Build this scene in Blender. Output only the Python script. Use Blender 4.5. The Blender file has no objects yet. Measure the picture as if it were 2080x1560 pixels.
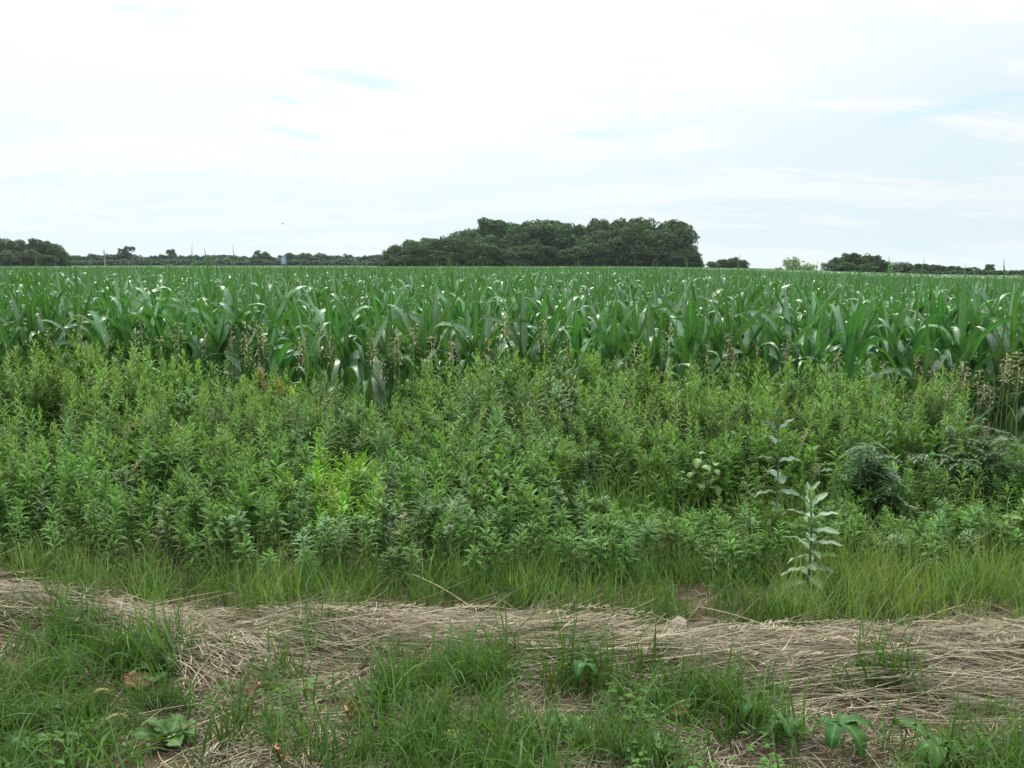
import bpy, math
import numpy as np
from mathutils import Vector

rng = np.random.default_rng(11)
R = math.radians
scn = bpy.context.scene
COL = scn.collection

# ------------------------------------------------------------------ camera
EYE = 1.40
PITCH = math.atan(250 / 2080)
FPX = 2080.0
cam_d = bpy.data.cameras.new('camera')
cam = bpy.data.objects.new('camera', cam_d)
COL.objects.link(cam)
cam.location = (0, 0, EYE)
cam.rotation_euler = (math.pi / 2 - PITCH, 0, 0)
cam_d.sensor_width = 36
cam_d.lens = 36
cam_d.clip_start = 0.05
cam_d.clip_end = 9000
scn.camera = cam

# ------------------------------------------------------------------ light and sky
SUN_AZ, SUN_EL = R(-14), R(54)          # azimuth clockwise from +Y
SUN_DIR = Vector((math.sin(SUN_AZ) * math.cos(SUN_EL), math.cos(SUN_AZ) * math.cos(SUN_EL), math.sin(SUN_EL)))
sun_d = bpy.data.lights.new('sun', 'SUN')
sun_d.energy = 2.5
sun_d.angle = R(14)
sun_d.color = (1.0, 0.96, 0.88)
sun = bpy.data.objects.new('sun', sun_d)
sun.rotation_euler = SUN_DIR.to_track_quat('Z', 'Y').to_euler()
COL.objects.link(sun)
scn.view_settings.view_transform = 'Standard'
scn.view_settings.look = 'None'
scn.view_settings.gamma = 1
scn.view_settings.exposure = 0.20
scn.cycles.max_bounces = 6
scn.cycles.diffuse_bounces = 3
scn.cycles.glossy_bounces = 2
scn.cycles.transmission_bounces = 4
scn.cycles.transparent_max_bounces = 6


def build_world():
    w = bpy.data.worlds.new('World')
    scn.world = w
    w.use_nodes = True
    nt = w.node_tree
    nt.nodes.clear()
    N, L = nt.nodes.new, nt.links.new

    def math_(op, a=None, b=None, c=None, clamp=False):
        n = N('ShaderNodeMath'); n.operation = op; n.use_clamp = clamp
        for i, v in enumerate((a, b, c)):
            if v is None: continue
            if isinstance(v, (int, float)): n.inputs[i].default_value = v
            else: L(v, n.inputs[i])
        return n.outputs[0]

    def smooth(v, lo, hi, a=0.0, b=1.0):
        n = N('ShaderNodeMapRange'); n.interpolation_type = 'SMOOTHSTEP'
        L(v, n.inputs[0])
        for i, x in zip((1, 2, 3, 4), (lo, hi, a, b)): n.inputs[i].default_value = x
        return n.outputs[0]

    out = N('ShaderNodeOutputWorld')
    sky = N('ShaderNodeTexSky')
    sky.sky_type = 'NISHITA'
    sky.sun_disc = False
    sky.sun_elevation = SUN_EL
    sky.sun_rotation = SUN_AZ % (2 * math.pi)
    bg1 = N('ShaderNodeBackground'); bg1.inputs['Strength'].default_value = 0.14
    L(sky.outputs[0], bg1.inputs['Color'])
    tc = N('ShaderNodeTexCoord')
    sep = N('ShaderNodeSeparateXYZ'); L(tc.outputs['Generated'], sep.inputs[0])
    x, y, z = sep.outputs
    az = math_('ARCTAN2', x, y)
    el = math_('ARCSINE', z)
    # cloud deck seen from below: directions projected on a flat layer
    den = math_('ADD', math_('MAXIMUM', z, 0.0), 0.12)
    cx, cy = math_('DIVIDE', x, den), math_('DIVIDE', y, den)
    comb = N('ShaderNodeCombineXYZ'); L(math_('MULTIPLY', cx, 0.55), comb.inputs[0]); L(cy, comb.inputs[1])

    def noise(scale, detail, rough, off=0.0, dist=0.0):
        n = N('ShaderNodeTexNoise'); n.noise_dimensions = '3D'
        n.inputs['Scale'].default_value = scale; n.inputs['Detail'].default_value = detail
        n.inputs['Roughness'].default_value = rough; n.inputs['Distortion'].default_value = dist
        m = N('ShaderNodeVectorMath'); m.operation = 'ADD'; m.inputs[1].default_value = (off, off * 1.7, off * .3)
        L(comb.outputs[0], m.inputs[0]); L(m.outputs[0], n.inputs['Vector'])
        return n.outputs[0]
    nA, nB = noise(0.9, 7, .6, 5.3, .5), noise(2.6, 8, .62, 8.4, .5)
    nC = noise(7.5, 6, .7, 2.2, .8)
    # the few gaps of blue between the clouds: azimuth, elevation, half sizes and tilt
    def gap(px, py, hw, hh, tilt, amt):
        d = px_dir(px, py)
        a0, e0 = math.atan2(d.x, d.y), math.asin(d.z)
        da, de = math_('SUBTRACT', az, a0), math_('SUBTRACT', el, e0)
        u = math_('ADD', math_('MULTIPLY', da, math.cos(tilt) / (hw / FPX)), math_('MULTIPLY', de, math.sin(tilt) / (hw / FPX)))
        v = math_('ADD', math_('MULTIPLY', da, -math.sin(tilt) / (hh / FPX)), math_('MULTIPLY', de, math.cos(tilt) / (hh / FPX)))
        d2 = math_('ADD', math_('MULTIPLY', u, u), math_('MULTIPLY', v, v))
        warp = math_('MULTIPLY', math_('SUBTRACT', math_('ADD', math_('MULTIPLY', nB, .45), math_('MULTIPLY', nC, .55)), 0.5), 7.0)
        return smooth(math_('ADD', d2, warp), 1.9, -0.9, 0, min(amt * 1.35, .9))
    gaps = None
    for g in ((750, 165, 95, 15, -.16, .55), (600, 271, 60, 10, -.2, .62), (600, 311, 95, 8, -.02, .3), (1925, 220, 105, 15, .14, .68),
              (1225, 270, 75, 10, .0, .4), (1325, 266, 50, 8, .05, .34), (345, 27, 55, 11, .1, .26), (262, 16, 24, 7, 0, .4), (30, 440, 60, 12, 0, .35),
              (1890, 500, 70, 12, 0, .3), (580, 205, 36, 7, -.2, .35)):
        gg = gap(*g)
        gaps = gg if gaps is None else math_('MAXIMUM', gaps, gg)
    # cloud brightness: strongest round the veiled sun, milky blue-white towards the sides and the horizon
    vm = N('ShaderNodeVectorMath'); vm.operation = 'DOT_PRODUCT'
    L(tc.outputs['Generated'], vm.inputs[0]); vm.inputs[1].default_value = SUN_DIR
    glow = smooth(vm.outputs['Value'], 0.45, 0.76)
    thick = math_('ADD', math_('MULTIPLY', nA, 0.6), math_('MULTIPLY', nB, 0.4))
    thin = smooth(thick, 0.57, 0.45)
    # an overcast sky is far brighter overhead than at the horizon
    white = math_('ADD', math_('ADD', math_('MULTIPLY', glow, 0.10), 0.845), smooth(el, 0.25, 1.25, 0.0, 2.5))
    # thinner veil lets the blue through
    veil = math_('MULTIPLY', thin, smooth(glow, 1.0, 0.1, 0.30, 1.0))
    cmix = N('ShaderNodeMix'); cmix.data_type = 'RGBA'
    L(veil, cmix.inputs[0])
    cmix.inputs[6].default_value = (0.985, 1.0, 1.0, 1)
    cmix.inputs[7].default_value = (0.77, 0.91, 0.975, 1)
    hz = N('ShaderNodeMix'); hz.data_type = 'RGBA'
    L(smooth(el, 0.20, -0.02, 0.0, 0.62), hz.inputs[0])
    L(cmix.outputs[2], hz.inputs[6]); hz.inputs[7].default_value = (0.80, 0.925, 0.97, 1)
    bg2 = N('ShaderNodeBackground')
    L(hz.outputs[2], bg2.inputs['Color']); L(white, bg2.inputs['Strength'])
    bg3 = N('ShaderNodeBackground'); bg3.inputs['Color'].default_value = (.55, .82, .93, 1); bg3.inputs['Strength'].default_value = .9
    blue = N('ShaderNodeAddShader')
    mixb = N('ShaderNodeMixShader'); mixb.inputs[0].default_value = .72
    L(bg1.outputs[0], mixb.inputs[1]); L(bg3.outputs[0], mixb.inputs[2])
    mix = N('ShaderNodeMixShader')
    L(gaps, mix.inputs[0]); L(bg2.outputs[0], mix.inputs[1]); L(mixb.outputs[0], mix.inputs[2])
    L(mix.outputs[0], out.inputs['Surface'])


# ------------------------------------------------------------------ where a point of the photograph lies
CP, SP = math.cos(PITCH), math.sin(PITCH)


def px_dir(px, py):
    a, b = (px - 1040) / FPX, -(py - 780) / FPX
    return Vector((a, CP + b * SP, -SP + b * CP)).normalized()


def at_ground(px, py, z=0.0):
    d = px_dir(px, py)
    t = (z - EYE) / d.z
    return Vector((d.x * t, d.y * t, z))


def at_depth(px, py, y):
    d = px_dir(px, py)
    t = y / d.y
    return Vector((d.x * t, y, EYE + d.z * t))


def project(x, y, z):
    x, y, z = np.asarray(x, float), np.asarray(y, float), np.asarray(z, float) - EYE
    f = y * CP - z * SP
    u = y * SP + z * CP
    return 1040 + FPX * x / f, 780 - FPX * u / f


def z_on_line(py, y):
    """Height of the point at ground distance y (array) that projects to picture row py."""
    b = -(np.asarray(py, float) - 780) / FPX
    return EYE + np.asarray(y, float) * (-SP + b * CP) / (CP + b * SP)


build_world()


def sm(a, b, v):
    t = np.clip((np.asarray(v, float) - a) / (b - a), 0, 1)
    return t * t * (3 - 2 * t)


def terrain(x, y):
    x, y = np.asarray(x, float), np.asarray(y, float)
    yy = np.maximum(y, 1.0)
    c = np.interp(yy, [8, 30, 100, 230, 300, 550, 4000], [0, -.05, -.4, -1.0, -1.25, -2.2, -15])
    r = np.interp(yy, [8, 30, 100, 230, 400, 4000], [0, -.5, -1.6, -2.9, -5.0, -52])
    w = sm(.08, .52, x / np.maximum(yy, 6))
    near = .012 * np.sin(x * 2.3 + 1.1) * np.sin(y * 3.1) + .008 * np.sin(x * 7.1 + y * 5.0)
    return c * (1 - w) + r * w + near * sm(12, 6, yy)


# ------------------------------------------------------------------ materials
def new_mat(name):
    m = bpy.data.materials.new(name)
    m.use_nodes = True
    nt = m.node_tree
    nt.nodes.clear()
    return m, nt


def leaf_mat(name, ca, cb, ctip=None, tip=0.0, trans=0.35, ctrans=None, rough=.45, spec=.4, objvar=.25, rib=0.0):
    """Leaf of two tones (per leaf), a tip tone along its length, light shining through it."""
    m, nt = new_mat(name)
    N, L = nt.nodes.new, nt.links.new
    at = N('ShaderNodeAttribute'); at.attribute_name = 'tint'
    sp = N('ShaderNodeSeparateColor'); L(at.outputs['Color'], sp.inputs[0])
    m1 = N('ShaderNodeMix'); m1.data_type = 'RGBA'
    L(sp.outputs[0], m1.inputs[0]); m1.inputs[6].default_value = (*ca, 1); m1.inputs[7].default_value = (*cb, 1)
    col = m1.outputs[2]
    if ctip is not None:
        mr = N('ShaderNodeMath'); mr.operation = 'MULTIPLY'; L(sp.outputs[1], mr.inputs[0]); mr.inputs[1].default_value = tip
        m2 = N('ShaderNodeMix'); m2.data_type = 'RGBA'
        L(mr.outputs[0], m2.inputs[0]); L(col, m2.inputs[6]); m2.inputs[7].default_value = (*ctip, 1)
        col = m2.outputs[2]
    if rib:
        pw = N('ShaderNodeMath'); pw.operation = 'POWER'; L(sp.outputs[2], pw.inputs[0]); pw.inputs[1].default_value = 7
        ml = N('ShaderNodeMath'); ml.operation = 'MULTIPLY'; L(pw.outputs[0], ml.inputs[0]); ml.inputs[1].default_value = rib
        m4 = N('ShaderNodeMix'); m4.data_type = 'RGBA'
        L(ml.outputs[0], m4.inputs[0]); L(col, m4.inputs[6]); m4.inputs[7].default_value = (*[min(.6, c * 1.9 + .04) for c in cb], 1)
        col = m4.outputs[2]
        tn = N('ShaderNodeTexCoord'); nz = N('ShaderNodeTexNoise'); nz.inputs['Scale'].default_value = 55; nz.inputs['Detail'].default_value = 4
        L(tn.outputs['Object'], nz.inputs['Vector'])
        mz = N('ShaderNodeMapRange'); L(nz.outputs[0], mz.inputs[0]); mz.inputs[1].default_value = .3; mz.inputs[2].default_value = .7; mz.inputs[3].default_value = .78; mz.inputs[4].default_value = 1.18
        h0 = N('ShaderNodeHueSaturation'); L(mz.outputs[0], h0.inputs['Value']); L(col, h0.inputs['Color']); col = h0.outputs[0]
    oi = N('ShaderNodeObjectInfo')
    mr = N('ShaderNodeMapRange'); L(oi.outputs['Random'], mr.inputs[0])
    mr.inputs[3].default_value = 1 - objvar; mr.inputs[4].default_value = 1 + objvar
    hs = N('ShaderNodeHueSaturation'); L(mr.outputs[0], hs.inputs['Value']); L(col, hs.inputs['Color'])
    mh = N('ShaderNodeMath'); mh.operation = 'MULTIPLY_ADD'; L(oi.outputs['Random'], mh.inputs[0])
    mh.inputs[1].default_value = .03; mh.inputs[2].default_value = .485
    L(mh.outputs[0], hs.inputs['Hue'])
    col = hs.outputs[0]
    p = N('ShaderNodeBsdfPrincipled')
    L(col, p.inputs['Base Color'])
    p.inputs['Roughness'].default_value = rough
    p.inputs['Specular IOR Level'].default_value = spec
    tr = N('ShaderNodeBsdfTranslucent')
    m3 = N('ShaderNodeMix'); m3.data_type = 'RGBA'; m3.blend_type = 'MULTIPLY'; m3.inputs[0].default_value = 1
    ct = ctrans or (1.5, 1.6, .6)
    L(col, m3.inputs[6]); m3.inputs[7].default_value = (*ct, 1)
    L(m3.outputs[2], tr.inputs['Color'])
    ms = N('ShaderNodeMixShader'); ms.inputs[0].default_value = trans
    L(p.outputs[0], ms.inputs[1]); L(tr.outputs[0], ms.inputs[2])
    o = N('ShaderNodeOutputMaterial'); L(ms.outputs[0], o.inputs[0])
    return m


def plain_mat(name, col, rough=.8, noise=0.0, scale=20, col2=None, spec=.2):
    m, nt = new_mat(name)
    N, L = nt.nodes.new, nt.links.new
    p = N('ShaderNodeBsdfPrincipled'); p.inputs['Roughness'].default_value = rough
    p.inputs['Specular IOR Level'].default_value = spec
    o = N('ShaderNodeOutputMaterial'); L(p.outputs[0], o.inputs[0])
    tc = N('ShaderNodeTexCoord')
    n = N('ShaderNodeTexNoise'); n.inputs['Scale'].default_value = scale; n.inputs['Detail'].default_value = 5
    L(tc.outputs['Object'], n.inputs['Vector'])
    mx = N('ShaderNodeMix'); mx.data_type = 'RGBA'
    L(n.outputs[0], mx.inputs[0])
    c2 = col2 or tuple(c * .6 for c in col)
    mx.inputs[6].default_value = (*c2, 1); mx.inputs[7].default_value = (*col, 1)
    L(mx.outputs[2], p.inputs['Base Color'])
    return m


def soil_mat():
    m, nt = new_mat('soil')
    N, L = nt.nodes.new, nt.links.new
    p = N('ShaderNodeBsdfPrincipled'); p.inputs['Roughness'].default_value = .95; p.inputs['Specular IOR Level'].default_value = .1
    o = N('ShaderNodeOutputMaterial'); L(p.outputs[0], o.inputs[0])
    g = N('ShaderNodeNewGeometry')
    n = N('ShaderNodeTexNoise'); n.inputs['Scale'].default_value = 9; n.inputs['Detail'].default_value = 9; n.inputs['Roughness'].default_value = .65
    L(g.outputs['Position'], n.inputs['Vector'])
    r = N('ShaderNodeValToRGB')
    r.color_ramp.elements[0].position = .3; r.color_ramp.elements[0].color = (.024, .017, .011, 1)
    r.color_ramp.elements[1].position = .72; r.color_ramp.elements[1].color = (.105, .072, .045, 1)
    L(n.outputs[0], r.inputs[0])
    # far fields carry a green crop cover
    s = N('ShaderNodeSeparateXYZ'); L(g.outputs['Position'], s.inputs[0])
    mr = N('ShaderNodeMapRange'); L(s.outputs[1], mr.inputs[0]); mr.inputs[1].default_value = 60; mr.inputs[2].default_value = 140
    n2 = N('ShaderNodeTexNoise'); n2.inputs['Scale'].default_value = .35; n2.inputs['Detail'].default_value = 6
    L(g.outputs['Position'], n2.inputs['Vector'])
    r2 = N('ShaderNodeValToRGB')
    r2.color_ramp.elements[0].color = (.035, .085, .03, 1); r2.color_ramp.elements[1].color = (.07, .15, .05, 1)
    L(n2.outputs[0], r2.inputs[0])
    mx = N('ShaderNodeMix'); mx.data_type = 'RGBA'
    L(mr.outputs[0], mx.inputs[0]); L(r.outputs[0], mx.inputs[6]); L(r2.outputs[0], mx.inputs[7])
    L(mx.outputs[2], p.inputs['Base Color'])
    b = N('ShaderNodeBump'); b.inputs['Strength'].default_value = .8; b.inputs['Distance'].default_value = .02
    L(n.outputs[0], b.inputs['Height']); L(b.outputs[0], p.inputs['Normal'])
    return m


M = {}
M['soil'] = soil_mat()
M['corn'] = leaf_mat('corn_leaf', (.022, .080, .028), (.068, .168, .044), (.085, .18, .065), .3, trans=.24, ctrans=(1.5, 1.7, .65), rough=.36, spec=.62, objvar=.26, rib=.45)
M['corn_stalk'] = leaf_mat('corn_stalk', (.05, .13, .03), (.07, .15, .04), trans=.0, rough=.5)
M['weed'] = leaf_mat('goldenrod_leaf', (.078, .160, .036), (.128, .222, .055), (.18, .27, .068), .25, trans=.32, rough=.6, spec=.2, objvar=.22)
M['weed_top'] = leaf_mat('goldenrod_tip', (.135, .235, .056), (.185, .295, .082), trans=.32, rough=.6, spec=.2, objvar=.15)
M['weed_fresh'] = leaf_mat('fresh_weed_leaf', (.062, .152, .030), (.112, .212, .045), (.16, .26, .055), .25, trans=.34, rough=.58, spec=.22, objvar=.22)
M['weed_refl_tint'] = leaf_mat('refl_tint_weed_leaf', (.072, .155, .056), (.122, .212, .080), (.17, .26, .10), .3, trans=.28, rough=.55, spec=.25, objvar=.2)  # bluish window-glass reflection put into the leaf colour
M['weed_bright'] = leaf_mat('bright_weed_leaf', (.11, .24, .018), (.16, .30, .022), trans=.35, rough=.5, spec=.3, objvar=.15)
M['weed_stem'] = leaf_mat('weed_stem', (.08, .12, .04), (.11, .12, .05), trans=0.0, rough=.7)
M['flower'] = leaf_mat('goldenrod_flower', (.46, .40, .05), (.38, .38, .07), trans=.25, rough=.8)
M['grass'] = leaf_mat('grass_blade', (.020, .068, .010), (.062, .132, .022), (.13, .18, .06), .4, trans=.3, rough=.55, spec=.18, objvar=.32)
M['grass_y'] = leaf_mat('yellowish_grass_blade', (.080, .175, .034), (.145, .225, .055), (.22, .23, .085), .45, trans=.35, rough=.5, spec=.3, objvar=.22)
M['straw'] = leaf_mat('straw', (.22, .18, .112), (.47, .415, .29), (.35, .29, .19), .4, trans=.12, ctrans=(1, .9, .7), rough=.7, spec=.25, objvar=.1)
M['straw_dark'] = leaf_mat('old_straw', (.09, .076, .053), (.26, .23, .175), (.19, .16, .115), .4, trans=.1, ctrans=(1, .9, .7), rough=.8, spec=.2, objvar=.1)
M['panicle'] = leaf_mat('dry_panicle', (.34, .30, .18), (.48, .44, .30), trans=.25, ctrans=(1, .9, .7), rough=.8, spec=.2, objvar=.2)
M['milkweed'] = leaf_mat('milkweed_leaf', (.12, .185, .092), (.165, .235, .12), trans=.22, ctrans=(1.2, 1.4, .6), rough=.55, spec=.4, objvar=.1, rib=.7)
M['milkweed_dark'] = leaf_mat('dull_milkweed_leaf', (.055, .115, .058), (.075, .145, .075), trans=.22, ctrans=(1.2, 1.4, .6), rough=.5, spec=.4, objvar=.1, rib=.7)
M['milkweed_fresh'] = leaf_mat('pale_milkweed_leaf', (.13, .26, .06), (.17, .30, .08), trans=.3, rough=.5, spec=.35, objvar=.1, rib=.7)
M['creeper'] = leaf_mat('creeper_leaf', (.022, .075, .012), (.04, .11, .018), trans=.22, rough=.5, spec=.18, objvar=.12, rib=.7)
M['creeper_y'] = leaf_mat('yellow_creeper_leaf', (.22, .22, .04), (.28, .26, .06), trans=.3, rough=.5, objvar=.1)
M['shrub'] = leaf_mat('shrub_leaf', (.045, .108, .040), (.085, .165, .062), trans=.28, rough=.42, spec=.4, objvar=.15)
M['seedling'] = leaf_mat('seedling_leaf', (.085, .175, .045), (.14, .24, .06), trans=.3, rough=.45, spec=.4, objvar=.1, rib=.7)
M['dock'] = leaf_mat('weed_rosette_leaf', (.030, .095, .015), (.055, .135, .022), trans=.28, rough=.5, spec=.2, objvar=.2, rib=.7)
M['dry_leaf'] = leaf_mat('dead_leaf', (.13, .062, .030), (.27, .16, .085), trans=.12, ctrans=(1.2, .9, .5), rough=.6, spec=.3, objvar=.1, rib=.7)
M['foxtail'] = leaf_mat('foxtail_spike', (.22, .20, .07), (.32, .28, .12), trans=.2, ctrans=(1, 1, .6), rough=.8, objvar=.1)
M['puff'] = leaf_mat('seed_puff', (.52, .46, .38), (.66, .60, .52), trans=.4, ctrans=(1, 1, 1), rough=.9, spec=.1, objvar=.05)
M['clover'] = leaf_mat('clover_leaf', (.045, .12, .02), (.075, .165, .03), trans=.25, rough=.6, spec=.15, objvar=.2)
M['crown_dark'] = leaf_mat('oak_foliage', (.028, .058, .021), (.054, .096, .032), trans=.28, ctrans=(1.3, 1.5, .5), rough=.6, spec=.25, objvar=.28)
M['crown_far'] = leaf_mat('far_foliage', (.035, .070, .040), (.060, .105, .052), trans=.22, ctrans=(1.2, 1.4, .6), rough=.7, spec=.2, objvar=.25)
M['crown_pale'] = leaf_mat('willow_foliage', (.12, .19, .075), (.19, .26, .11), trans=.3, rough=.6, spec=.2, objvar=.2)
M['bark'] = plain_mat('bark', (.11, .09, .07), .9, scale=6)
M['grey_bark'] = plain_mat('grey_bark', (.30, .31, .33), .9, scale=6)
M['stem_brown'] = plain_mat('brown_stem', (.16, .09, .05), .7)
M['sign_blue'] = plain_mat('sign_blue', (.19, .30, .42), .5, scale=1.3, col2=(.15, .25, .36))
M['sign_white'] = plain_mat('sign_white', (.50, .60, .78), .5)
M['sign_post'] = plain_mat('sign_post', (.30, .34, .38), .6)
M['bird'] = plain_mat('bird', (.05, .05, .06), .8)


# ------------------------------------------------------------------ mesh helpers
class Mesh:
    """Collects pieces (vertices, faces, tint, material) and links them as one mesh object."""
    def __init__(s):
        s.V, s.F, s.T, s.MI, s.n, s.mats = [], [], [], [], 0, []

    def add(s, V, F, T, mat):
        V = np.asarray(V, float).reshape(-1, 3)
        T = np.asarray(T, float).reshape(-1, 3)
        if mat not in s.mats: s.mats.append(mat)
        F = np.asarray(F, int)
        s.V.append(V); s.T.append(T)
        s.F.append(F + s.n); s.MI.append(np.full(len(F), s.mats.index(mat)))
        s.n += len(V)
        return s

    def join(s, other, loc=(0, 0, 0), rz=0.0, sc=1.0):
        c, d = math.cos(rz), math.sin(rz)
        Rm = np.array([[c, d, 0], [-d, c, 0], [0, 0, 1]])
        base = s.n
        for V, T in zip(other.V, other.T):
            s.V.append(V @ Rm * sc + np.asarray(loc)); s.T.append(T); s.n += len(V)
        for F, mi in zip(other.F, other.MI):
            s.F.append(F + base)
            mat = other.mats[mi[0]]
            if mat not in s.mats: s.mats.append(mat)
            s.MI.append(np.full(len(F), s.mats.index(mat)))
        return s

    def data(s, name, smooth=True):
        me = bpy.data.meshes.new(name)
        V = np.concatenate(s.V).astype(np.float32)
        T = np.concatenate(s.T).astype(np.float32)
        loops = np.concatenate([f.ravel() for f in s.F]).astype(np.int32)
        tot = np.concatenate([np.full(len(f), f.shape[1]) for f in s.F]).astype(np.int32)
        start = np.concatenate([[0], np.cumsum(tot)[:-1]]).astype(np.int32)
        me.vertices.add(len(V)); me.vertices.foreach_set('co', V.ravel())
        me.loops.add(len(loops)); me.loops.foreach_set('vertex_index', loops)
        me.polygons.add(len(tot)); me.polygons.foreach_set('loop_start', start); me.polygons.foreach_set('loop_total', tot)
        me.polygons.foreach_set('material_index', np.concatenate(s.MI).astype(np.int32))
        me.polygons.foreach_set('use_smooth', np.full(len(tot), smooth))
        a = me.attributes.new('tint', 'FLOAT_COLOR', 'POINT')
        a.data.foreach_set('color', np.concatenate([T, np.ones((len(T), 1), np.float32)], 1).astype(np.float32).ravel())
        for k in s.mats: me.materials.append(M[k])
        me.update(calc_edges=True)
        me.validate()
        return me

    def obj(s, name, parent=None, loc=None, smooth=True):
        return put(name, s.data(name, smooth), parent, loc)


def put(name, data, parent=None, loc=None, link=True):
    o = bpy.data.objects.new(name, data)
    if link: COL.objects.link(o)
    if parent is not None: o.parent = parent
    if loc is not None: o.location = loc
    return o


def tag(o, label=None, cat=None, group=None, kind=None):
    for k, v in (('label', label), ('category', cat), ('group', group), ('kind', kind)):
        if v: o[k] = v
    return o


def root(name, label, cat, loc=(0, 0, 0), rz=0.0, sc=1.0, group=None, tilt=(0, 0)):
    o = put(name, None)
    o.empty_display_size = .1
    o.location = loc
    o.rotation_euler = (tilt[0], tilt[1], rz)
    o.scale = (sc, sc, sc) if np.isscalar(sc) else sc
    return tag(o, label, cat, group)


def U(a, b, n=None):
    return rng.uniform(a, b, n)


PROF = {
    'corn': lambda s: np.minimum(1, .55 + 1.7 * s) * (1 - s ** 1.9) ** .95,
    'lance': lambda s: np.sin(np.pi * np.clip(s * .96 + .03, 0, 1) ** .8) ** .8,
    'oval': lambda s: np.sin(np.pi * np.clip(s * .97 + .02, 0, 1) ** .9) ** .55,
    'grass': lambda s: (1 - s ** 1.8) * np.minimum(1, .6 + s * 2) + .02,
    'straw': lambda s: np.ones_like(s) * (1 - .55 * s),
    'dock': lambda s: (.25 + np.sin(np.pi * s ** 1.25) ** .8 * (.85 + .28 * np.sign(np.sin(s * 26)))) * np.where(s > .97, .05, 1),
}


def blades(P, az, elev, L, W, bend, nseg=5, power=1.4, prof='lance', fold=.2, daz=0.0, roll=0.0, wave=0.0, k=3, tint=None):
    """n ribbons growing from P: heading az, rising at elev, drooping by bend, folded along the midrib."""
    P = np.asarray(P, float).reshape(-1, 3)
    n = len(P)
    f = lambda v: np.broadcast_to(np.asarray(v, float), (n,))[:, None]
    az, elev, L, W, bend, daz, roll, fold = map(f, (az, elev, L, W, bend, daz, roll, fold))
    m = nseg + 1
    s = np.linspace(0, 1, m)[None, :]
    e = elev - bend * s ** power
    a = az + daz * s
    T = np.stack([np.cos(e) * np.cos(a), np.cos(e) * np.sin(a), np.sin(e)], -1)
    step = (T[:, 1:] + T[:, :-1]) * .5 * (L / nseg)[:, :, None]
    C = np.concatenate([np.zeros((n, 1, 3)), np.cumsum(step, 1)], 1) + P[:, None, :]
    S = np.stack([-np.sin(a), np.cos(a), np.zeros_like(a)], -1)
    Nn = np.cross(T, S)
    rr = (roll * (s + .15))[:, :, None]
    S, Nn = S * np.cos(rr) + Nn * np.sin(rr), Nn * np.cos(rr) - S * np.sin(rr)
    w = (PROF[prof](s) * W * .5)[:, :, None]
    if k == 3:
        up = fold[:, :, None] * w
        ph = rng.uniform(0, 6.28, (n, 1, 1))
        wv = wave * np.sin(s[:, :, None] * 17 + ph) * w if wave else 0
        wv2 = wave * np.sin(s[:, :, None] * 15 + ph + 2) * w if wave else 0
        V = np.stack([C + S * w + Nn * (up + wv), C, C - S * w + Nn * (up + wv2)], 2)
    else:
        V = np.stack([C + S * w, C - S * w], 2)
    kk = V.shape[2]
    idx = np.arange(n * m * kk).reshape(n, m, kk)
    F = np.stack([idx[:, :-1, :-1], idx[:, :-1, 1:], idx[:, 1:, 1:], idx[:, 1:, :-1]], -1).reshape(-1, 4)
    t = rng.uniform(0, 1, n) if tint is None else np.broadcast_to(tint, (n,))
    Tn = np.zeros((n, m, kk, 3))
    Tn[..., 0] = t[:, None, None]; Tn[..., 1] = s[:, :, None]
    if kk == 3: Tn[:, :, 1, 2] = 1
    return V.reshape(-1, 3), F, Tn.reshape(-1, 3)


def tube(path, rad, sides=5, t=.5):
    path = np.asarray(path, float); m = len(path)
    rad = np.broadcast_to(np.asarray(rad, float), (m,))
    d = np.gradient(path, axis=0); d /= np.linalg.norm(d, axis=1)[:, None] + 1e-9
    ref = np.where(np.abs(d[:, 2:3]) > .9, np.array([[1., 0, 0]]), np.array([[0, 0, 1.]]))
    A = np.cross(d, ref); A /= np.linalg.norm(A, axis=1)[:, None]
    B = np.cross(d, A)
    th = np.linspace(0, 2 * np.pi, sides, endpoint=False)
    V = path[:, None] + rad[:, None, None] * (A[:, None] * np.cos(th)[None, :, None] + B[:, None] * np.sin(th)[None, :, None])
    i = np.arange(m * sides).reshape(m, sides)
    j = np.roll(i, -1, 1)
    F = np.stack([i[:-1], j[:-1], j[1:], i[1:]], -1).reshape(-1, 4)
    T = np.zeros((m, sides, 3)); T[..., 0] = t; T[..., 1] = np.linspace(0, 1, m)[:, None]
    return V.reshape(-1, 3), F, T.reshape(-1, 3)


def box(x0, x1, y0, y1, z0, z1):
    V = np.array([[x, y, z] for x in (x0, x1) for y in (y0, y1) for z in (z0, z1)], float)
    F = [[0, 1, 3, 2], [4, 6, 7, 5], [0, 4, 5, 1], [2, 3, 7, 6], [0, 2, 6, 4], [1, 5, 7, 3]]
    return V, F, np.tile([.5, .5, .5], (8, 1))


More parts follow.
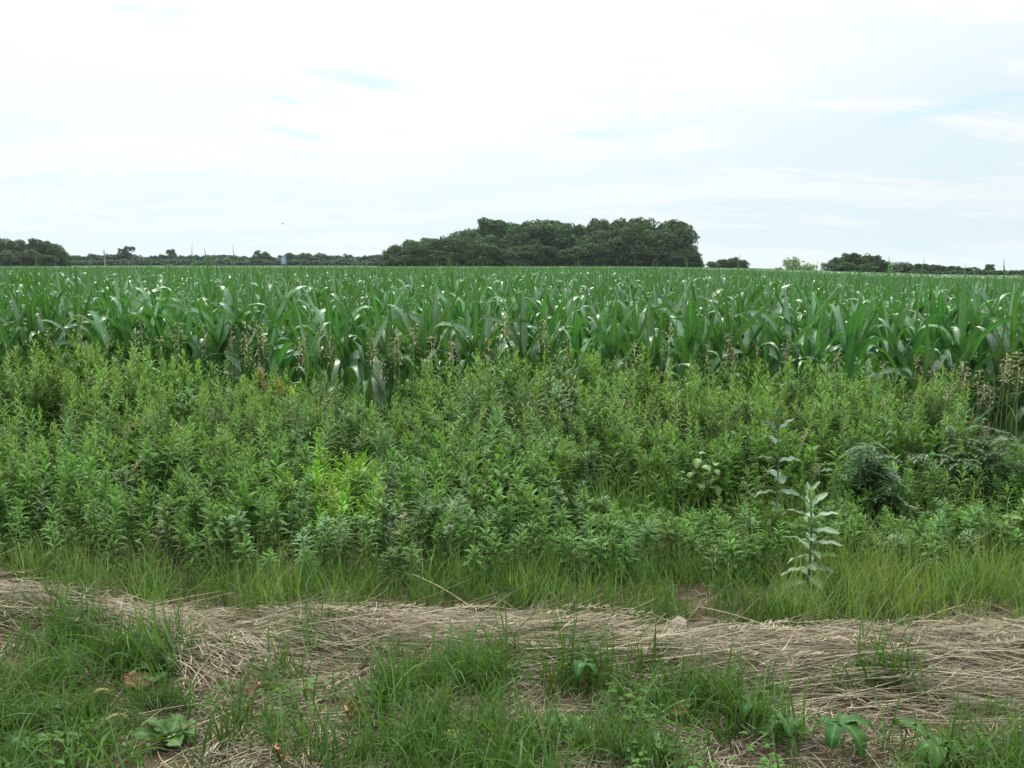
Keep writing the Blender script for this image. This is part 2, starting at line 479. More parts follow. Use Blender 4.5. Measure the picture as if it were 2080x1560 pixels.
def scatter(name, sources, P, rot, scl, idx, label, cat):
    """One object of countless plants: copies of SOURCES' geometry on points."""
    P = np.asarray(P, np.float32); n = len(P)
    me = bpy.data.meshes.new(name)
    me.vertices.add(n); me.vertices.foreach_set('co', P.ravel())
    a = me.attributes.new('turn', 'FLOAT_VECTOR', 'POINT'); a.data.foreach_set('vector', np.asarray(rot, np.float32).ravel())
    a = me.attributes.new('size', 'FLOAT_VECTOR', 'POINT'); a.data.foreach_set('vector', np.asarray(scl, np.float32).ravel())
    a = me.attributes.new('pick', 'INT', 'POINT'); a.data.foreach_set('value', np.asarray(idx, np.int32))
    o = put(name, me)
    ng = bpy.data.node_groups.new(name, 'GeometryNodeTree')
    ng.interface.new_socket('Geometry', in_out='INPUT', socket_type='NodeSocketGeometry')
    ng.interface.new_socket('Geometry', in_out='OUTPUT', socket_type='NodeSocketGeometry')
    N, L = ng.nodes.new, ng.links.new
    gi, go = N('NodeGroupInput'), N('NodeGroupOutput')
    inst = N('GeometryNodeInstanceOnPoints'); inst.inputs['Pick Instance'].default_value = True
    join = N('GeometryNodeJoinGeometry')
    for s in reversed(sources):      # the last link into Join Geometry comes first
        src = bpy.data.objects.new(name + '_source', s)
        oi = N('GeometryNodeObjectInfo'); oi.inputs['Object'].default_value = src
        g2 = N('GeometryNodeGeometryToInstance')
        L(oi.outputs['Geometry'], g2.inputs[0]); L(g2.outputs[0], join.inputs[0])
    for nm, typ, sock in (('turn', 'FLOAT_VECTOR', 'Rotation'), ('size', 'FLOAT_VECTOR', 'Scale'), ('pick', 'INT', 'Instance Index')):
        na = N('GeometryNodeInputNamedAttribute'); na.data_type = typ; na.inputs['Name'].default_value = nm
        L(na.outputs['Attribute'], inst.inputs[sock])
    L(gi.outputs[0], inst.inputs['Points']); L(join.outputs[0], inst.inputs['Instance']); L(inst.outputs[0], go.inputs[0])
    md = o.modifiers.new('scatter', 'NODES'); md.node_group = ng
    return tag(o, label, cat, kind='stuff')


def zrot(n, tilt=0.0):
    return np.stack([rng.normal(0, tilt, n) if tilt else np.zeros(n), rng.normal(0, tilt, n) if tilt else np.zeros(n), U(0, 6.283, n)], 1)


def uni(v):
    v = np.asarray(v, float)
    return np.stack([v, v, v], 1)


# ------------------------------------------------------------------ ground
def build_ground():
    radii = np.concatenate([[.4], np.geomspace(1.2, 40, 70), np.geomspace(44, 3000, 60)])
    ang = np.linspace(0, 2 * np.pi, 241)[:-1]
    X = radii[:, None] * np.sin(ang); Y = radii[:, None] * np.cos(ang)
    V = np.stack([X, Y, terrain(X, Y)], -1)
    m, k = X.shape
    i = np.arange(m * k).reshape(m, k); j = np.roll(i, -1, 1)
    F = np.stack([i[:-1], i[1:], j[1:], j[:-1]], -1).reshape(-1, 4)
    g = Mesh().add(V.reshape(-1, 3), F, np.zeros((m * k, 3)), 'soil')
    g.add(np.concatenate([V[0], [[0, 0, 0]]]), np.stack([np.arange(k), np.roll(np.arange(k), -1), np.full(k, k)], 1), np.zeros((k + 1, 3)), 'soil')
    o = g.obj('ground')
    tag(o, 'bare brown soil under the verge and the fields', 'ground', kind='structure')


build_ground()


# ------------------------------------------------------------------ corn
def corn_plant(seed, detail=1):
    """(foliage, stalk): ten arching leaves in two ranks and an upright whorl."""
    global rng
    keep, rng = rng, np.random.default_rng(seed)
    fol, stk = Mesh(), Mesh()
    h = U(.66, .84)
    lean = U(-.05, .05, 2)
    zz = np.linspace(0, h, 6)
    path = np.stack([lean[0] * (zz / h) ** 2, lean[1] * (zz / h) ** 2, zz], 1)
    stk.add(*tube(path, np.linspace(.014, .008, 6), 6), 'corn_stalk')
    nl = 9 if detail else 8
    i = np.arange(nl)
    zl = np.linspace(.08, h, nl) + U(-.02, .02, nl)
    t = np.clip(zl / h, 0, 1)
    Pb = np.stack([lean[0] * t ** 2, lean[1] * t ** 2, zl], 1)
    az = U(0, 6.28) + (i % 2) * np.pi + rng.normal(0, .42, nl)
    elev = R(54) + t * R(16) + rng.normal(0, .12, nl)
    bend = R(155) - t * R(15) + rng.normal(0, .35, nl)
    stiff = rng.random(nl) < np.where(t > .5, .24, .06)          # straight pointed leaves that have not bent over yet
    bend = np.where(stiff, R(12), bend)
    Ln = np.interp(t, [0, .5, 1], [.46, .68, .60]) * U(.8, 1.15, nl)
    Wd = np.interp(t, [0, .5, 1], [.062, .102, .094]) * U(.85, 1.15, nl)
    pw = U(2.2, 5.5)
    fol.add(*blades(Pb, az, elev, Ln, np.where(stiff, Wd * .72, Wd), bend, 12 if detail else 8, pw, 'corn', np.where(stiff, .8, .3), rng.normal(0, .3, nl), rng.normal(0, .55, nl), .2, 3, rng.beta(2, 2, nl)), 'corn')
    nw = 2
    fol.add(*blades(np.tile(Pb[-1], (nw, 1)) + [0, 0, -.05], az[-1] + np.array([1.2, 4.0]) + U(-.4, .4, nw), R(74) + rng.normal(0, .14, nw),
                    np.array([U(.35, .55), U(.45, .65) + (rng.random() < .35) * U(.05, .22)]), U(.045, .065, nw), np.array([R(130) * (rng.random() < .75), R(8)]), 9 if detail else 7, 3.5, 'corn', .75, 0, rng.normal(0, .2, nw), .05, 3, rng.beta(2, 2, nw) * .7 + .3), 'corn')
    rng = keep
    return fol, stk


CORN = [corn_plant(100 + k) for k in range(9)]
CORN_F = [f.data('corn_foliage') for f, _ in CORN]
CORN_S = [s.data('corn_stalk') for _, s in CORN]
CORN_ALL = []
for f, s in CORN:
    m_ = Mesh(); m_.join(f); m_.join(s); CORN_ALL.append(m_.data('corn_whole'))

rows = []
y = 7.15
while y < 27:
    xs = np.arange(-.68 * y - 2.5, .68 * y + 2.5, .145)
    xs = xs + rng.normal(0, .03, len(xs)) + U(0, .145)
    xs = xs[rng.random(len(xs)) > .04]
    rows.append(np.stack([xs, y + rng.normal(0, .035, len(xs)), np.full(len(xs), len(rows))], 1))
    y += .62
cp = np.concatenate(rows)
cpx, _ = project(cp[:, 0], cp[:, 1], 1.0)
inframe = (cpx > -60) & (cpx < 2140)
near = np.zeros(len(cp), bool)
near[np.where(inframe)[0][np.argsort(cp[inframe][:, 1])[:300]]] = True
gz = terrain(cp[:, 0], cp[:, 1])
ORD = ['front', 'second', 'third', 'fourth', 'fifth', 'sixth', 'seventh', 'eighth', 'ninth', 'tenth']
for x_, y_, r_ in cp[near]:
    v = int(rng.integers(len(CORN_F)))
    if r_ == 0: lab = 'green corn plant in the front row of the field, right behind the weeds'
    else: lab = f'green corn plant in the {ORD[int(r_)]} row of the corn field'
    t = root('corn_plant', lab, 'corn', (x_, y_, terrain(x_, y_)), U(0, 6.28), U(.78, .98) * (1.03 if x_ < -2 else 1.0), 'corn plants in the nearest rows', tuple(rng.normal(0, .04, 2)))
    put('foliage', CORN_F[v], t); put('stalk', CORN_S[v], t)

far1 = cp[~near]
patches = []
for k in range(4):
    pm = Mesh()
    pl = [corn_plant(300 + 10 * k + j, 0) for j in range(4)]
    for ry in (0, .74, 1.48):
        for xx in np.arange(0, 4, .2):
            f, s = pl[int(rng.integers(4))]
            pm.join(f, (xx + rng.normal(0, .03) - 2, ry - .74 + rng.normal(0, .04), 0), U(0, 6.28), U(.76, .93))
    patches.append(pm.data('corn_patch'))
P1 = np.stack([far1[:, 0], far1[:, 1], terrain(far1[:, 0], far1[:, 1])], 1)
n1 = len(P1)
S1 = uni(U(.78, .97, n1))
R1 = zrot(n1, .04); I1 = rng.integers(0, 9, n1)
pts = []
y = 27.5
while y < 122:
    xs = np.arange(-.66 * y - 4, .66 * y + 4, 4.0) + U(0, 4)
    pts.append(np.stack([xs, np.full(len(xs), y)], 1)); y += 2.22
p2 = np.concatenate(pts)
P2 = np.stack([p2[:, 0], p2[:, 1], terrain(p2[:, 0], p2[:, 1])], 1); n2 = len(P2)
R2 = np.zeros((n2, 3)); R2[:, 2] = rng.integers(0, 2, n2) * np.pi + rng.normal(0, .02, n2)
# far: broad patches of leaf tops
fars = []
for k in range(3):
    pm = Mesh(); nb = 1000
    Pb = np.stack([U(-6, 6, nb), U(-5, 5, nb), U(.35, .75, nb)], 1)
    pm.add(*blades(Pb, U(0, 6.28, nb), R(52) + rng.normal(0, .25, nb), U(.45, .7, nb), U(.12, .2, nb), U(.6, 2.2, nb), 4, 1.8, 'corn', .25), 'corn')
    fars.append(pm.data('corn_far_patch'))


def field_edge(x, y):
    r = x / y
    return np.interp(r, [-.8, -.5, -.47, -.15, -.12, .18, .2, .3, .6], [330, 330, 500, 540, 295, 295, 330, 262, 236])


pts = []
y = 122
while y < 560:
    xs = np.arange(-.62 * y - 6, .62 * y + 6, 11.0) + U(0, 11)
    pts.append(np.stack([xs, np.full(len(xs), y) + U(-1, 1, len(xs))], 1)); y += 8.5
p3 = np.concatenate(pts)
p3 = p3[p3[:, 1] < field_edge(p3[:, 0], p3[:, 1]) - 6]
P3 = np.stack([p3[:, 0], p3[:, 1], terrain(p3[:, 0], p3[:, 1])], 1); n3 = len(P3)
R3 = np.zeros((n3, 3)); R3[:, 2] = rng.integers(0, 2, n3) * np.pi
scatter('corn_field', CORN_ALL + patches + fars, np.concatenate([P1, P2, P3]), np.concatenate([R1, R2, R3]),
        np.concatenate([S1, uni(np.ones(n2)), uni(np.ones(n3))]),
        np.concatenate([I1, 9 + rng.integers(0, 4, n2), 13 + rng.integers(0, 3, n3)]),
        'wide field of green corn stretching back to the far trees', 'corn field')


# ------------------------------------------------------------------ goldenrod and other leafy weeds
def weed(seed, h, nleaf, leaf=.085, width=.013, mat='weed', top='weed_top', branches=0, flower=False):
    """(foliage, stem) of an upright leafy weed of height h."""
    global rng
    keep, rng = rng, np.random.default_rng(seed)
    fol, stm = Mesh(), Mesh()
    ln = rng.normal(0, .06, 2) * h
    zz = np.linspace(0, 1, 6)
    axis = lambda t: np.stack([ln[0] * t ** 1.6, ln[1] * t ** 1.6, t * h], -1)
    stm.add(*tube(axis(zz), np.linspace(.0038, .0015, 6), 4), 'weed_stem')
    t = np.linspace(.12, 1, nleaf) ** .85
    P = axis(t)
    az = np.arange(nleaf) * 2.4 + U(0, 6.28) + rng.normal(0, .25, nleaf)
    elev = np.interp(t, [0, .5, .85, 1], [-.1, .45, .8, 1.25]) + rng.normal(0, .16, nleaf)
    L = np.interp(t, [0, .3, .75, 1], [.6, 1, .9, .42]) * leaf * U(.8, 1.2, nleaf)
    bend = np.interp(t, [0, .6, 1], [.7, 1.0, .35]) + rng.normal(0, .2, nleaf)
    W = width * U(.8, 1.25, nleaf) * np.interp(t, [0, .8, 1], [1, 1, .6])
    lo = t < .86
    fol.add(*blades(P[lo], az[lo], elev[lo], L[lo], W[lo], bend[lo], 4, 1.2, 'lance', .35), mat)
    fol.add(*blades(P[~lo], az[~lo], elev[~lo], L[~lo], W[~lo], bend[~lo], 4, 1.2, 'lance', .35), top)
    for b in range(branches):
        tb = U(.55, .92); ab = U(0, 6.28); lb = h * U(.14, .26); eb = U(.7, 1.15)
        p0 = axis(np.array([tb]))[0]
        d = np.array([math.cos(eb) * math.cos(ab), math.cos(eb) * math.sin(ab), math.sin(eb)])
        stm.add(*tube(p0 + d * lb * zz[:, None], .0012, 3), 'weed_stem')
        k = 15
        tt = np.linspace(.15, 1, k)
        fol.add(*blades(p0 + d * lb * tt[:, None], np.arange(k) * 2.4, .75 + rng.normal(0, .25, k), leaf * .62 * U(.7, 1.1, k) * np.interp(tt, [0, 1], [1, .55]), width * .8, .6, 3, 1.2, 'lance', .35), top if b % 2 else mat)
    if flower:
        k = 220
        tt = U(.84, 1.0, k)
        P = axis(tt) + rng.normal(0, .018, (k, 3))
        fol.add(*blades(P, U(0, 6.28, k), U(-.3, 1.4, k), .014, .009, .4, 2, 1, 'oval', .2), 'flower')
    rng = keep
    return fol, stm


TALL = [weed(500 + k, .76, (76, 66, 84, 72, 56, 80, 72)[k], (.086, .095, .075, .09, .10, .08, .07)[k], (.0128, .015, .011, .012, .019, .0122, .010)[k], branches=(2, 1, 3, 2, 0, 3, 5)[k]) for k in range(7)]
SHORT = [weed(540 + k, .42, (46, 36, 52, 40, 30, 48)[k], (.085, .10, .07, .09, .085, .075)[k], (.015, .019, .012, .014, .028, .013)[k], 'weed_fresh', 'weed_fresh', branches=(0, 1, 3, 2, 1, 4)[k]) for k in range(6)]
BRIGHT = [weed(570 + k, .42, 46, .085, .015, 'weed_bright', 'weed_bright', branches=1) for k in range(2)]
BLOOM = [weed(580 + k, .78, 70, .08, .013, branches=3, flower=True) for k in range(2)]
REFL_TINT = [weed(590 + k, .6, (58, 48, 64)[k], (.10, .085, .115)[k], (.016, .022, .013)[k], 'weed_refl_tint', 'weed_refl_tint', branches=(2, 3, 1)[k]) for k in range(3)]
DEAD = [weed(610 + k, .7, 16, .06, .007, 'straw_dark', 'panicle', branches=4) for k in range(2)]
WEEDS = TALL + SHORT + BRIGHT + BLOOM + REFL_TINT + DEAD
W_F = [f.data('weed_foliage') for f, _ in WEEDS]
W_S = [s.data('weed_stem') for _, s in WEEDS]
W_ALL = []
for f, s in WEEDS:
    m_ = Mesh(); m_.join(f); m_.join(s); W_ALL.append(m_.data('weed_whole'))

TOPX = [-400, 0, 120, 200, 320, 480, 560, 650, 760, 860, 920, 1000, 1120, 1200, 1300, 1400, 1500, 1600, 1700, 1780, 1860, 1920, 1980, 2080, 2500]
TOPY = [730, 728, 705, 712, 722, 742, 758, 770, 790, 775, 735, 720, 735, 728, 730, 742, 748, 745, 738, 762, 790, 742, 800, 850, 850]
nw_ = 4900
wx, wy = U(-6.2, 6.2, nw_), 4.30 + 2.57 * rng.random(nw_) ** .92
wpx, wpy = project(wx, wy, np.zeros(nw_))
tt = np.clip((wy - 4.32) / 2.43, 0, 1)
line = 1105 + (np.interp(wpx, TOPX, TOPY) - 1105) * np.where(wpx < 1150, tt ** .62, np.where(tt > .36, .25 + .75 * ((tt - .36) / .64) ** .6, .08 + tt * .75))
hgt = np.clip(z_on_line(line, wy) * np.where(tt > .7, U(.86, 1.10, nw_), U(.72, 1.06, nw_)), .16, .95)
keepw = np.ones(nw_, bool)
gapm = (wpx > 1180) & (tt > .26) & (tt < .40) & (rng.random(nw_) < .88)
keepw &= ~gapm
keepw &= ~((wpx > 1210) & (wpx < 1360) & (tt > .36) & (tt < .62) & (rng.random(nw_) < .4))
keepw &= ~((wpx > 1950) & (tt > .75))
keepw &= ~((tt < .10) & (wpx > 1560) & (rng.random(nw_) < .7))
keepw &= ~((tt < .10) & (wpx < 620) & (rng.random(nw_) < .7))
keepw &= ~(((np.abs(wpx - 1635) < 70) & (wy < 4.6)))
# a few thin spots
keepw &= ~((np.sin(wx * 3.1 + 1) * np.sin(wy * 4.3 + wx) > .74) & (rng.random(nw_) < .7))
wx, wy, wpx, hgt, tt, line = (a[keepw] for a in (wx, wy, wpx, hgt, tt, line))
nw_ = len(wx)
wid = np.where(hgt > .46, rng.integers(0, 7, nw_), 7 + rng.integers(0, 6, nw_))
wid = np.where((np.abs(wpx - 690) < 75) & (tt > .1) & (tt < .5), 13 + rng.integers(0, 2, nw_), wid)
wid = np.where((wpx > 490) & (wpx < 640) & (tt > .9) & (rng.random(nw_) < .16), 15 + rng.integers(0, 2, nw_), wid)
wid = np.where((wid < 13) & (rng.random(nw_) < np.where((wpx > 600) & (wpx < 1230), .34, .1)), 17 + rng.integers(0, 3, nw_), wid)  # reflection-tinted weeds, most frequent where the window glass reflects
wid = np.where(rng.random(nw_) < .025, 20 + rng.integers(0, 2, nw_), wid)
base_h = np.array([.76] * 7 + [.42] * 8 + [.78] * 2 + [.6] * 3 + [.7] * 2)
wsc = hgt / base_h[wid]
wsc3 = np.stack([np.clip(wsc, .7, 1.15), np.clip(wsc, .7, 1.15), wsc], 1)
inf = (wpx > -20) & (wpx < 2100)
score = wy + np.where(tt > .8, -1.6, 0)            # the nearest, and the tops that stand against the corn
sel = np.zeros(nw_, bool)
sel[np.where(inf)[0][np.argsort(score[inf])[:300]]] = True
for i in np.where(sel)[0]:
    k = wid[i]
    if k >= 20: lab = 'dry tan dead weed stalk standing among the green weeds'
    elif k >= 17: lab = 'leafy weed with bluish window reflection put in its colour, standing against the front row of corn' if tt[i] > .8 else 'leafy weed with bluish window reflection put in its colour, in the front half of the weed belt'
    elif k >= 15: lab = 'leafy weed with yellow flower tip at the edge of the corn'
    elif k >= 13: lab = 'bright yellow-green leafy weed in the front of the weed belt'
    elif tt[i] > .8: lab = 'tall leafy green weed standing against the front row of corn'
    elif hgt[i] < .34: lab = 'low leafy green weed at the grassy front of the weed belt'
    else: lab = 'leafy green weed within the front half of the weed belt'
    t = root('weed_plant', lab, 'weed', (wx[i], wy[i], terrain(wx[i], wy[i])), U(0, 6.28), tuple(wsc3[i]), 'leafy weeds between corn and verge', tuple(rng.normal(0, .12, 2)))
    put('foliage', W_F[k], t); put('stem', W_S[k], t)
rest = ~sel
nr = int(rest.sum())
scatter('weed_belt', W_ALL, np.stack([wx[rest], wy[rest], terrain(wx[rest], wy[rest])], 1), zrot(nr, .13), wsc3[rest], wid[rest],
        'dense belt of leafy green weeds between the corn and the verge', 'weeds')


# ------------------------------------------------------------------ grass
def grass_clump(seed, nb, h, w, spread, mat, droop=.9, up=1.35):
    global rng
    keep, rng = rng, np.random.default_rng(seed)
    g = Mesh()
    P = np.concatenate([rng.normal(0, spread, (nb, 2)), np.zeros((nb, 1))], 1)
    g.add(*blades(P, U(0, 6.28, nb), up + rng.normal(0, .22, nb), h * U(.5, 1.15, nb), w * U(.6, 1.2, nb), droop * U(.2, 1.9, nb), 6, 1.7, 'grass', .25, rng.normal(0, .4, nb), rng.normal(0, .6, nb)), mat)
    rng = keep
    return g


GR = [grass_clump(700 + k, 20, .27, .0072, .04, 'grass', 1.5, 1.2) for k in range(5)] + \
     [grass_clump(710 + k, 18, .27, .0055, .045, 'grass_y', .7, 1.38) for k in range(4)] + \
     [grass_clump(720 + k, 18, .27, .0060, .045, 'grass', .7, 1.38) for k in range(4)]
GR_D = [g.data('grass_clump') for g in GR]

STX = [-500, 0, 150, 260, 400, 700, 1000, 1200, 1400, 1600, 1800, 2080, 2600]
ST_TOP = [1150, 1178, 1215, 1238, 1246, 1250, 1246, 1250, 1276, 1290, 1296, 1270, 1250]
ST_BOT = [1280, 1290, 1300, 1390, 1420, 1350, 1372, 1370, 1400, 1420, 1445, 1470, 1500]

# the band of upright grass between the straw and the weeds, and grass under the weeds
ng_ = 7600
gx, gy = U(-5.2, 5.2, ng_), U(3.7, 6.9, ng_)
gpx, gpy = project(gx, gy, 0)
top = np.interp(gpx, STX, ST_TOP)
dens = np.where(gy < np.where(gpx > 1600, 4.75, 4.5), 1.0, .2)
dens = np.where(gy > 5.8, np.where(gpx > 1940, .8, 0), dens)
dens = np.where((gpx > 1200) & (gpx < 1480) & (gy > 4.8) & (gy < 5.8), .34, dens)
dens = np.where((gpx > 1480) & (gy > 4.8) & (gy < 5.4), .32, dens)
k_ = (gpy < top + 10 + 30 * np.sin(gx * 5.3 + 1) * np.sin(gx * 11.7) + rng.exponential(7, ng_)) & (rng.random(ng_) < dens) & ~((np.abs(gpx - 1635) < 34) & (gy < 4.25) & (gy > 3.98))
gx, gy, gpx = gx[k_], gy[k_], gpx[k_]
n_ = len(gx)
yel = np.where(gpx > 1600, .6, np.where(gpx < 620, .4, .25))
yel = np.where(gy > 4.8, .2, yel)
gi_ = np.where(rng.random(n_) < yel, 5 + rng.integers(0, 4, n_), 9 + rng.integers(0, 4, n_))
gs = U(.4, 1.02, n_) * np.where(gy > 4.75, 1.35, np.where(gpx > 1600, 1.02, .92)) * np.where((gpx > 1200) & (gpx < 1400) & (gy > 4.8), 1.35, 1)
scatter('verge_grass', GR_D, np.stack([gx, gy, terrain(gx, gy)], 1), zrot(n_, .1), uni(gs), gi_,
        'band of upright yellow-green grass between the straw and the weeds', 'grass')

# low grass in front of the straw
ng_ = 5200
gx, gy = U(-3.0, 3.0, ng_), U(2.0, 3.9, ng_)
gpx, gpy = project(gx, gy, 0)
bot = np.interp(gpx, STX, ST_BOT)
pat = np.clip(.5 + 1.1 * np.sin(gx * 6.1 + .6 + np.sin(gy * 7)) * np.sin(gy * 9.3 + gx * 2), 0, 1)
d = np.where(gpy > bot + 10, .10 + .72 * pat, np.where(gpy > bot - 70, .03 + .34 * pat ** 2, .03))
d = np.where((gpx < 340) & (gpy > 1300), .35 + .6 * pat, d)
d = np.where((gpx > 740) & (gpx < 1040) & (gpy > 1340), .3 + .5 * pat, d)
d = np.where((gpx > 1500) & (gpy > bot - 20), d * .45, d)
d = np.where((gpx > 380) & (gpx < 720) & (gpy > 1400), d * .5, d)
d = np.where((gpx < 420) & (gpy > 1520), d * .45, d)
k_ = rng.random(ng_) < d
gx, gy = gx[k_], gy[k_]; n_ = len(gx)
scatter('grass', GR_D, np.stack([gx, gy, terrain(gx, gy)], 1), zrot(n_, .25), uni(U(.5, 1.25, n_) * (.75 + .35 * np.sin(gx * 5 + 1) * np.sin(gy * 8))), rng.integers(0, 5, n_),
        'short dark green grass on the near side of the straw', 'grass')

# small clover-like ground cover at the bottom
cl = []
for k in range(3):
    g = Mesh(); nb = 26
    c = np.stack([rng.normal(0, .05, nb), rng.normal(0, .05, nb), U(.015, .06, nb)], 1)
    a0 = U(0, 6.28, nb)
    for j in range(3):
        g.add(*blades(c, a0 + j * 2.09, U(-.1, .5, nb), U(.009, .016, nb), U(.008, .013, nb), .5, 3, 1, 'oval', .15), 'clover')
    cl.append(g.data('clover_clump'))
nc = 230
cx_, cy_ = U(-2.6, 2.6, nc), U(2.1, 3.2, nc)
cpx_, cpy_ = project(cx_, cy_, 0)
k_ = (cpy_ > np.interp(cpx_, STX, ST_BOT) + 25) & (rng.random(nc) < np.where((cpx_ > 1230) & (cpx_ < 1520), .9, .12))
cx_, cy_ = cx_[k_], cy_[k_]; nc = len(cx_)
scatter('ground_cover', cl, np.stack([cx_, cy_, terrain(cx_, cy_)], 1), zrot(nc), uni(U(.7, 1.4, nc)), rng.integers(0, 3, nc),
        'low clover-like leaves creeping among the near grass', 'ground cover')


# ------------------------------------------------------------------ cut straw
def build_straw():
    g = Mesh()
    n = 80000
    x, y = U(-4.6, 4.6, n), U(2.4, 4.8, n)
    px, py = project(x, y, 0)
    t, b = np.interp(px, STX, ST_TOP), np.interp(px, STX, ST_BOT)
    u = (py - t) / (b - t)
    rag = .11 * np.sin(x * 6.0) + .09 * np.sin(x * 13 + 1) + .06 * np.sin(x * 29)
    k = (u > -.04 + rag) & (u < 1.08 + rag)
    # thin scatter of straw over the near grass too
    k |= (u >= 1.08) & (rng.random(n) < .95)
    k |= (u < 0) & (u > -.9) & (rng.random(n) < .45)
    k &= ~((px < 330) & (u > .55) & (rng.random(n) < .55))
    x, y, u, px = x[k], y[k], u[k], px[k]
    n = len(x)
    mound = .105 * np.clip(1 - (2 * u - 1) ** 2, 0, 1) * (1 + .5 * np.sin(x * 2.7 + .4) * np.sin(y * 6 + x)) + .004
    z = terrain(x, y) + mound * U(.15, 1.05, n)
    swirl = .22 * np.sin(x * 2.1 + 1) + .25 * np.sin(x * 4.7 + y * 5)
    head = np.where(rng.random(n) < .5, 0, np.pi) + swirl + rng.normal(0, .34, n) - .06
    head = np.where(rng.random(n) < .22, U(0, 6.28, n), head)
    head = np.where((px > 330) & (px < 760) & (u > .45), head - .55, head)
    loose = (u > 1.05) | (u < -.05)
    head = np.where(loose, U(0, 6.28, n), head)
    L = np.where(rng.random(n) < .13, U(.3, .7, n), U(.04, .22, n))
    L = np.where(loose, L * .5, L)
    head = np.where((L > .3) & ~loose, swirl * .6 + rng.normal(0, .12, n) + np.where((px > 330) & (px < 760) & (u > .45), -.5, 0), head)
    L = np.where((u < .22) & (rng.random(n) < .93), np.minimum(L, U(.05, .2, n)), L)
    P = np.stack([x - np.cos(head) * L * .5, y - np.sin(head) * L * .5, z], 1)
    half = rng.random(n) < np.where(u < 0, .2, .55)
    for sel_, mat in ((half, 'straw'), (~half, 'straw_dark')):
        c = int(sel_.sum())
        g.add(*blades(P[sel_], head[sel_], rng.normal(.03, .10, c), L[sel_], U(.0018, .0042, c), rng.normal(.10, .30, c), 5, 1.2, 'straw', .6, rng.normal(0, .5, c), U(-1.4, 1.4, c)), mat)
    # feathery brome heads pressed into the mat
    nh = 800
    hx, hy = U(-4, 4, nh), U(2.7, 4.4, nh)
    hpx, hpy = project(hx, hy, 0)
    t, b = np.interp(hpx, STX, ST_TOP), np.interp(hpx, STX, ST_BOT)
    u = (hpy - t) / (b - t)
    k = (u > .05) & (u < .95)
    hx, hy, u = hx[k], hy[k], u[k]
    nh = len(hx)
    sp = 16
    a = np.repeat(U(-.35, .25, nh) + np.where(rng.random(nh) < .8, 0, np.pi), sp)
    s = np.tile(np.linspace(0, .12, sp), nh)
    zz = np.repeat(.105 * np.clip(1 - (2 * u - 1) ** 2, 0, 1) + .012, sp)
    P = np.stack([np.repeat(hx, sp) + np.cos(a) * s, np.repeat(hy, sp) + np.sin(a) * s, zz], 1)
    c = len(P)
    g.add(*blades(P, a + rng.normal(.3, .5, c), U(-.1, .8, c), U(.018, .034, c), U(.002, .0045, c), .5, 3, 1, 'lance', .4), 'straw')
    o = g.obj('straw')
    tag(o, 'mat of cut dry straw lying along the verge', 'straw', kind='stuff')
    # long loose stalks that stand out, each its own thing
    lab = 'long pale straw stalk sticking out of the straw mat'
    for (p0, p1, lb) in (((420, 1515), (255, 1560), None), ((300, 1530), (690, 1385), 'long pale straw stalk lying diagonally over the near left grass'),
                         ((960, 1245), (835, 1165), 'pale straw stalk leaning up out of the middle of the straw'),
                         ((1600, 1300), (1420, 1232), 'pale straw stalk slanting up into the grass left of the tall milkweed'),
                         ((1830, 1290), (1960, 1228), 'straw stalk slanting up into the yellowish grass'),
                         ((1960, 1228), (2060, 1262), 'bent straw stalk tip drooping over the yellowish grass'),
                         ((1880, 1420), (1830, 1352), 'short straw stalk poking up from the lower straw edge')):
        if lb is None: continue
        a_, b_ = at_ground(*p0), at_ground(*p1)
        b_ = at_depth(p1[0], p1[1], a_.y + .12) if p1[1] < p0[1] - 30 and abs(p1[0] - p0[0]) < 260 else b_ + Vector((0, 0, .03))
        a_.z += .02
        pth = [a_.lerp(b_, q) + Vector((0, 0, .012 * math.sin(q * 3.14))) for q in np.linspace(0, 1, 6)]
        c0 = pth[0].copy()
        tb = Mesh().add(*tube([p - c0 for p in pth], np.linspace(.0024, .0012, 6), 5, .85), 'straw')
        tag(tb.obj('straw_stalk', loc=c0), lb, 'straw stalk', 'long straw stalks')


build_straw()


# ------------------------------------------------------------------ seed-headed grasses before the corn
def brome(seed):
    global rng
    keep, rng = rng, np.random.default_rng(seed)
    stm, hd = Mesh(), Mesh()
    h = 1.0
    ln = rng.normal(0, .06, 2)
    zz = np.linspace(0, 1, 7)
    ax = lambda t: np.stack([ln[0] * t ** 2, ln[1] * t ** 2, t * h], -1)
    stm.add(*tube(ax(zz), np.linspace(.0026, .0012, 7), 4, .3), 'panicle')
    nb = 26
    t = np.linspace(.76, 1.0, nb)
    P = ax(t); az = np.arange(nb) * 2.2 + rng.normal(0, .4, nb)
    L = np.interp(t, [.76, .85, 1], [.05, .07, .028]) * U(.6, 1.15, nb)
    el = U(.7, 1.2, nb); bd = U(.6, 1.7, nb)
    hd.add(*blades(P, az, el, L, .0028, bd, 4, 1.3, 'straw', .3), 'panicle')
    for j in (.55, .8, 1.0):
        e = el - bd * j * .5
        Q = P + (L * j)[:, None] * np.stack([np.cos(e) * np.cos(az), np.cos(e) * np.sin(az), np.sin(e)], 1)
        hd.add(*blades(Q, az + rng.normal(0, .4, nb), el - bd * j, U(.018, .028, nb), .0065, .3, 3, 1, 'lance', .5), 'panicle')
    hd_ = hd
    lf = blades(ax(np.array([.25, .45, .6])), U(0, 6.28, 3), 1.1, U(.15, .25, 3), .006, 1.2, 5, 1.5, 'grass', .2)
    stm.add(*lf, 'grass_y')
    rng = keep
    return stm, hd_


BR = [brome(800 + k) for k in range(6)]
BR_S = [s.data('brome_stem') for s, _ in BR]
BR_H = [h.data('brome_head') for _, h in BR]


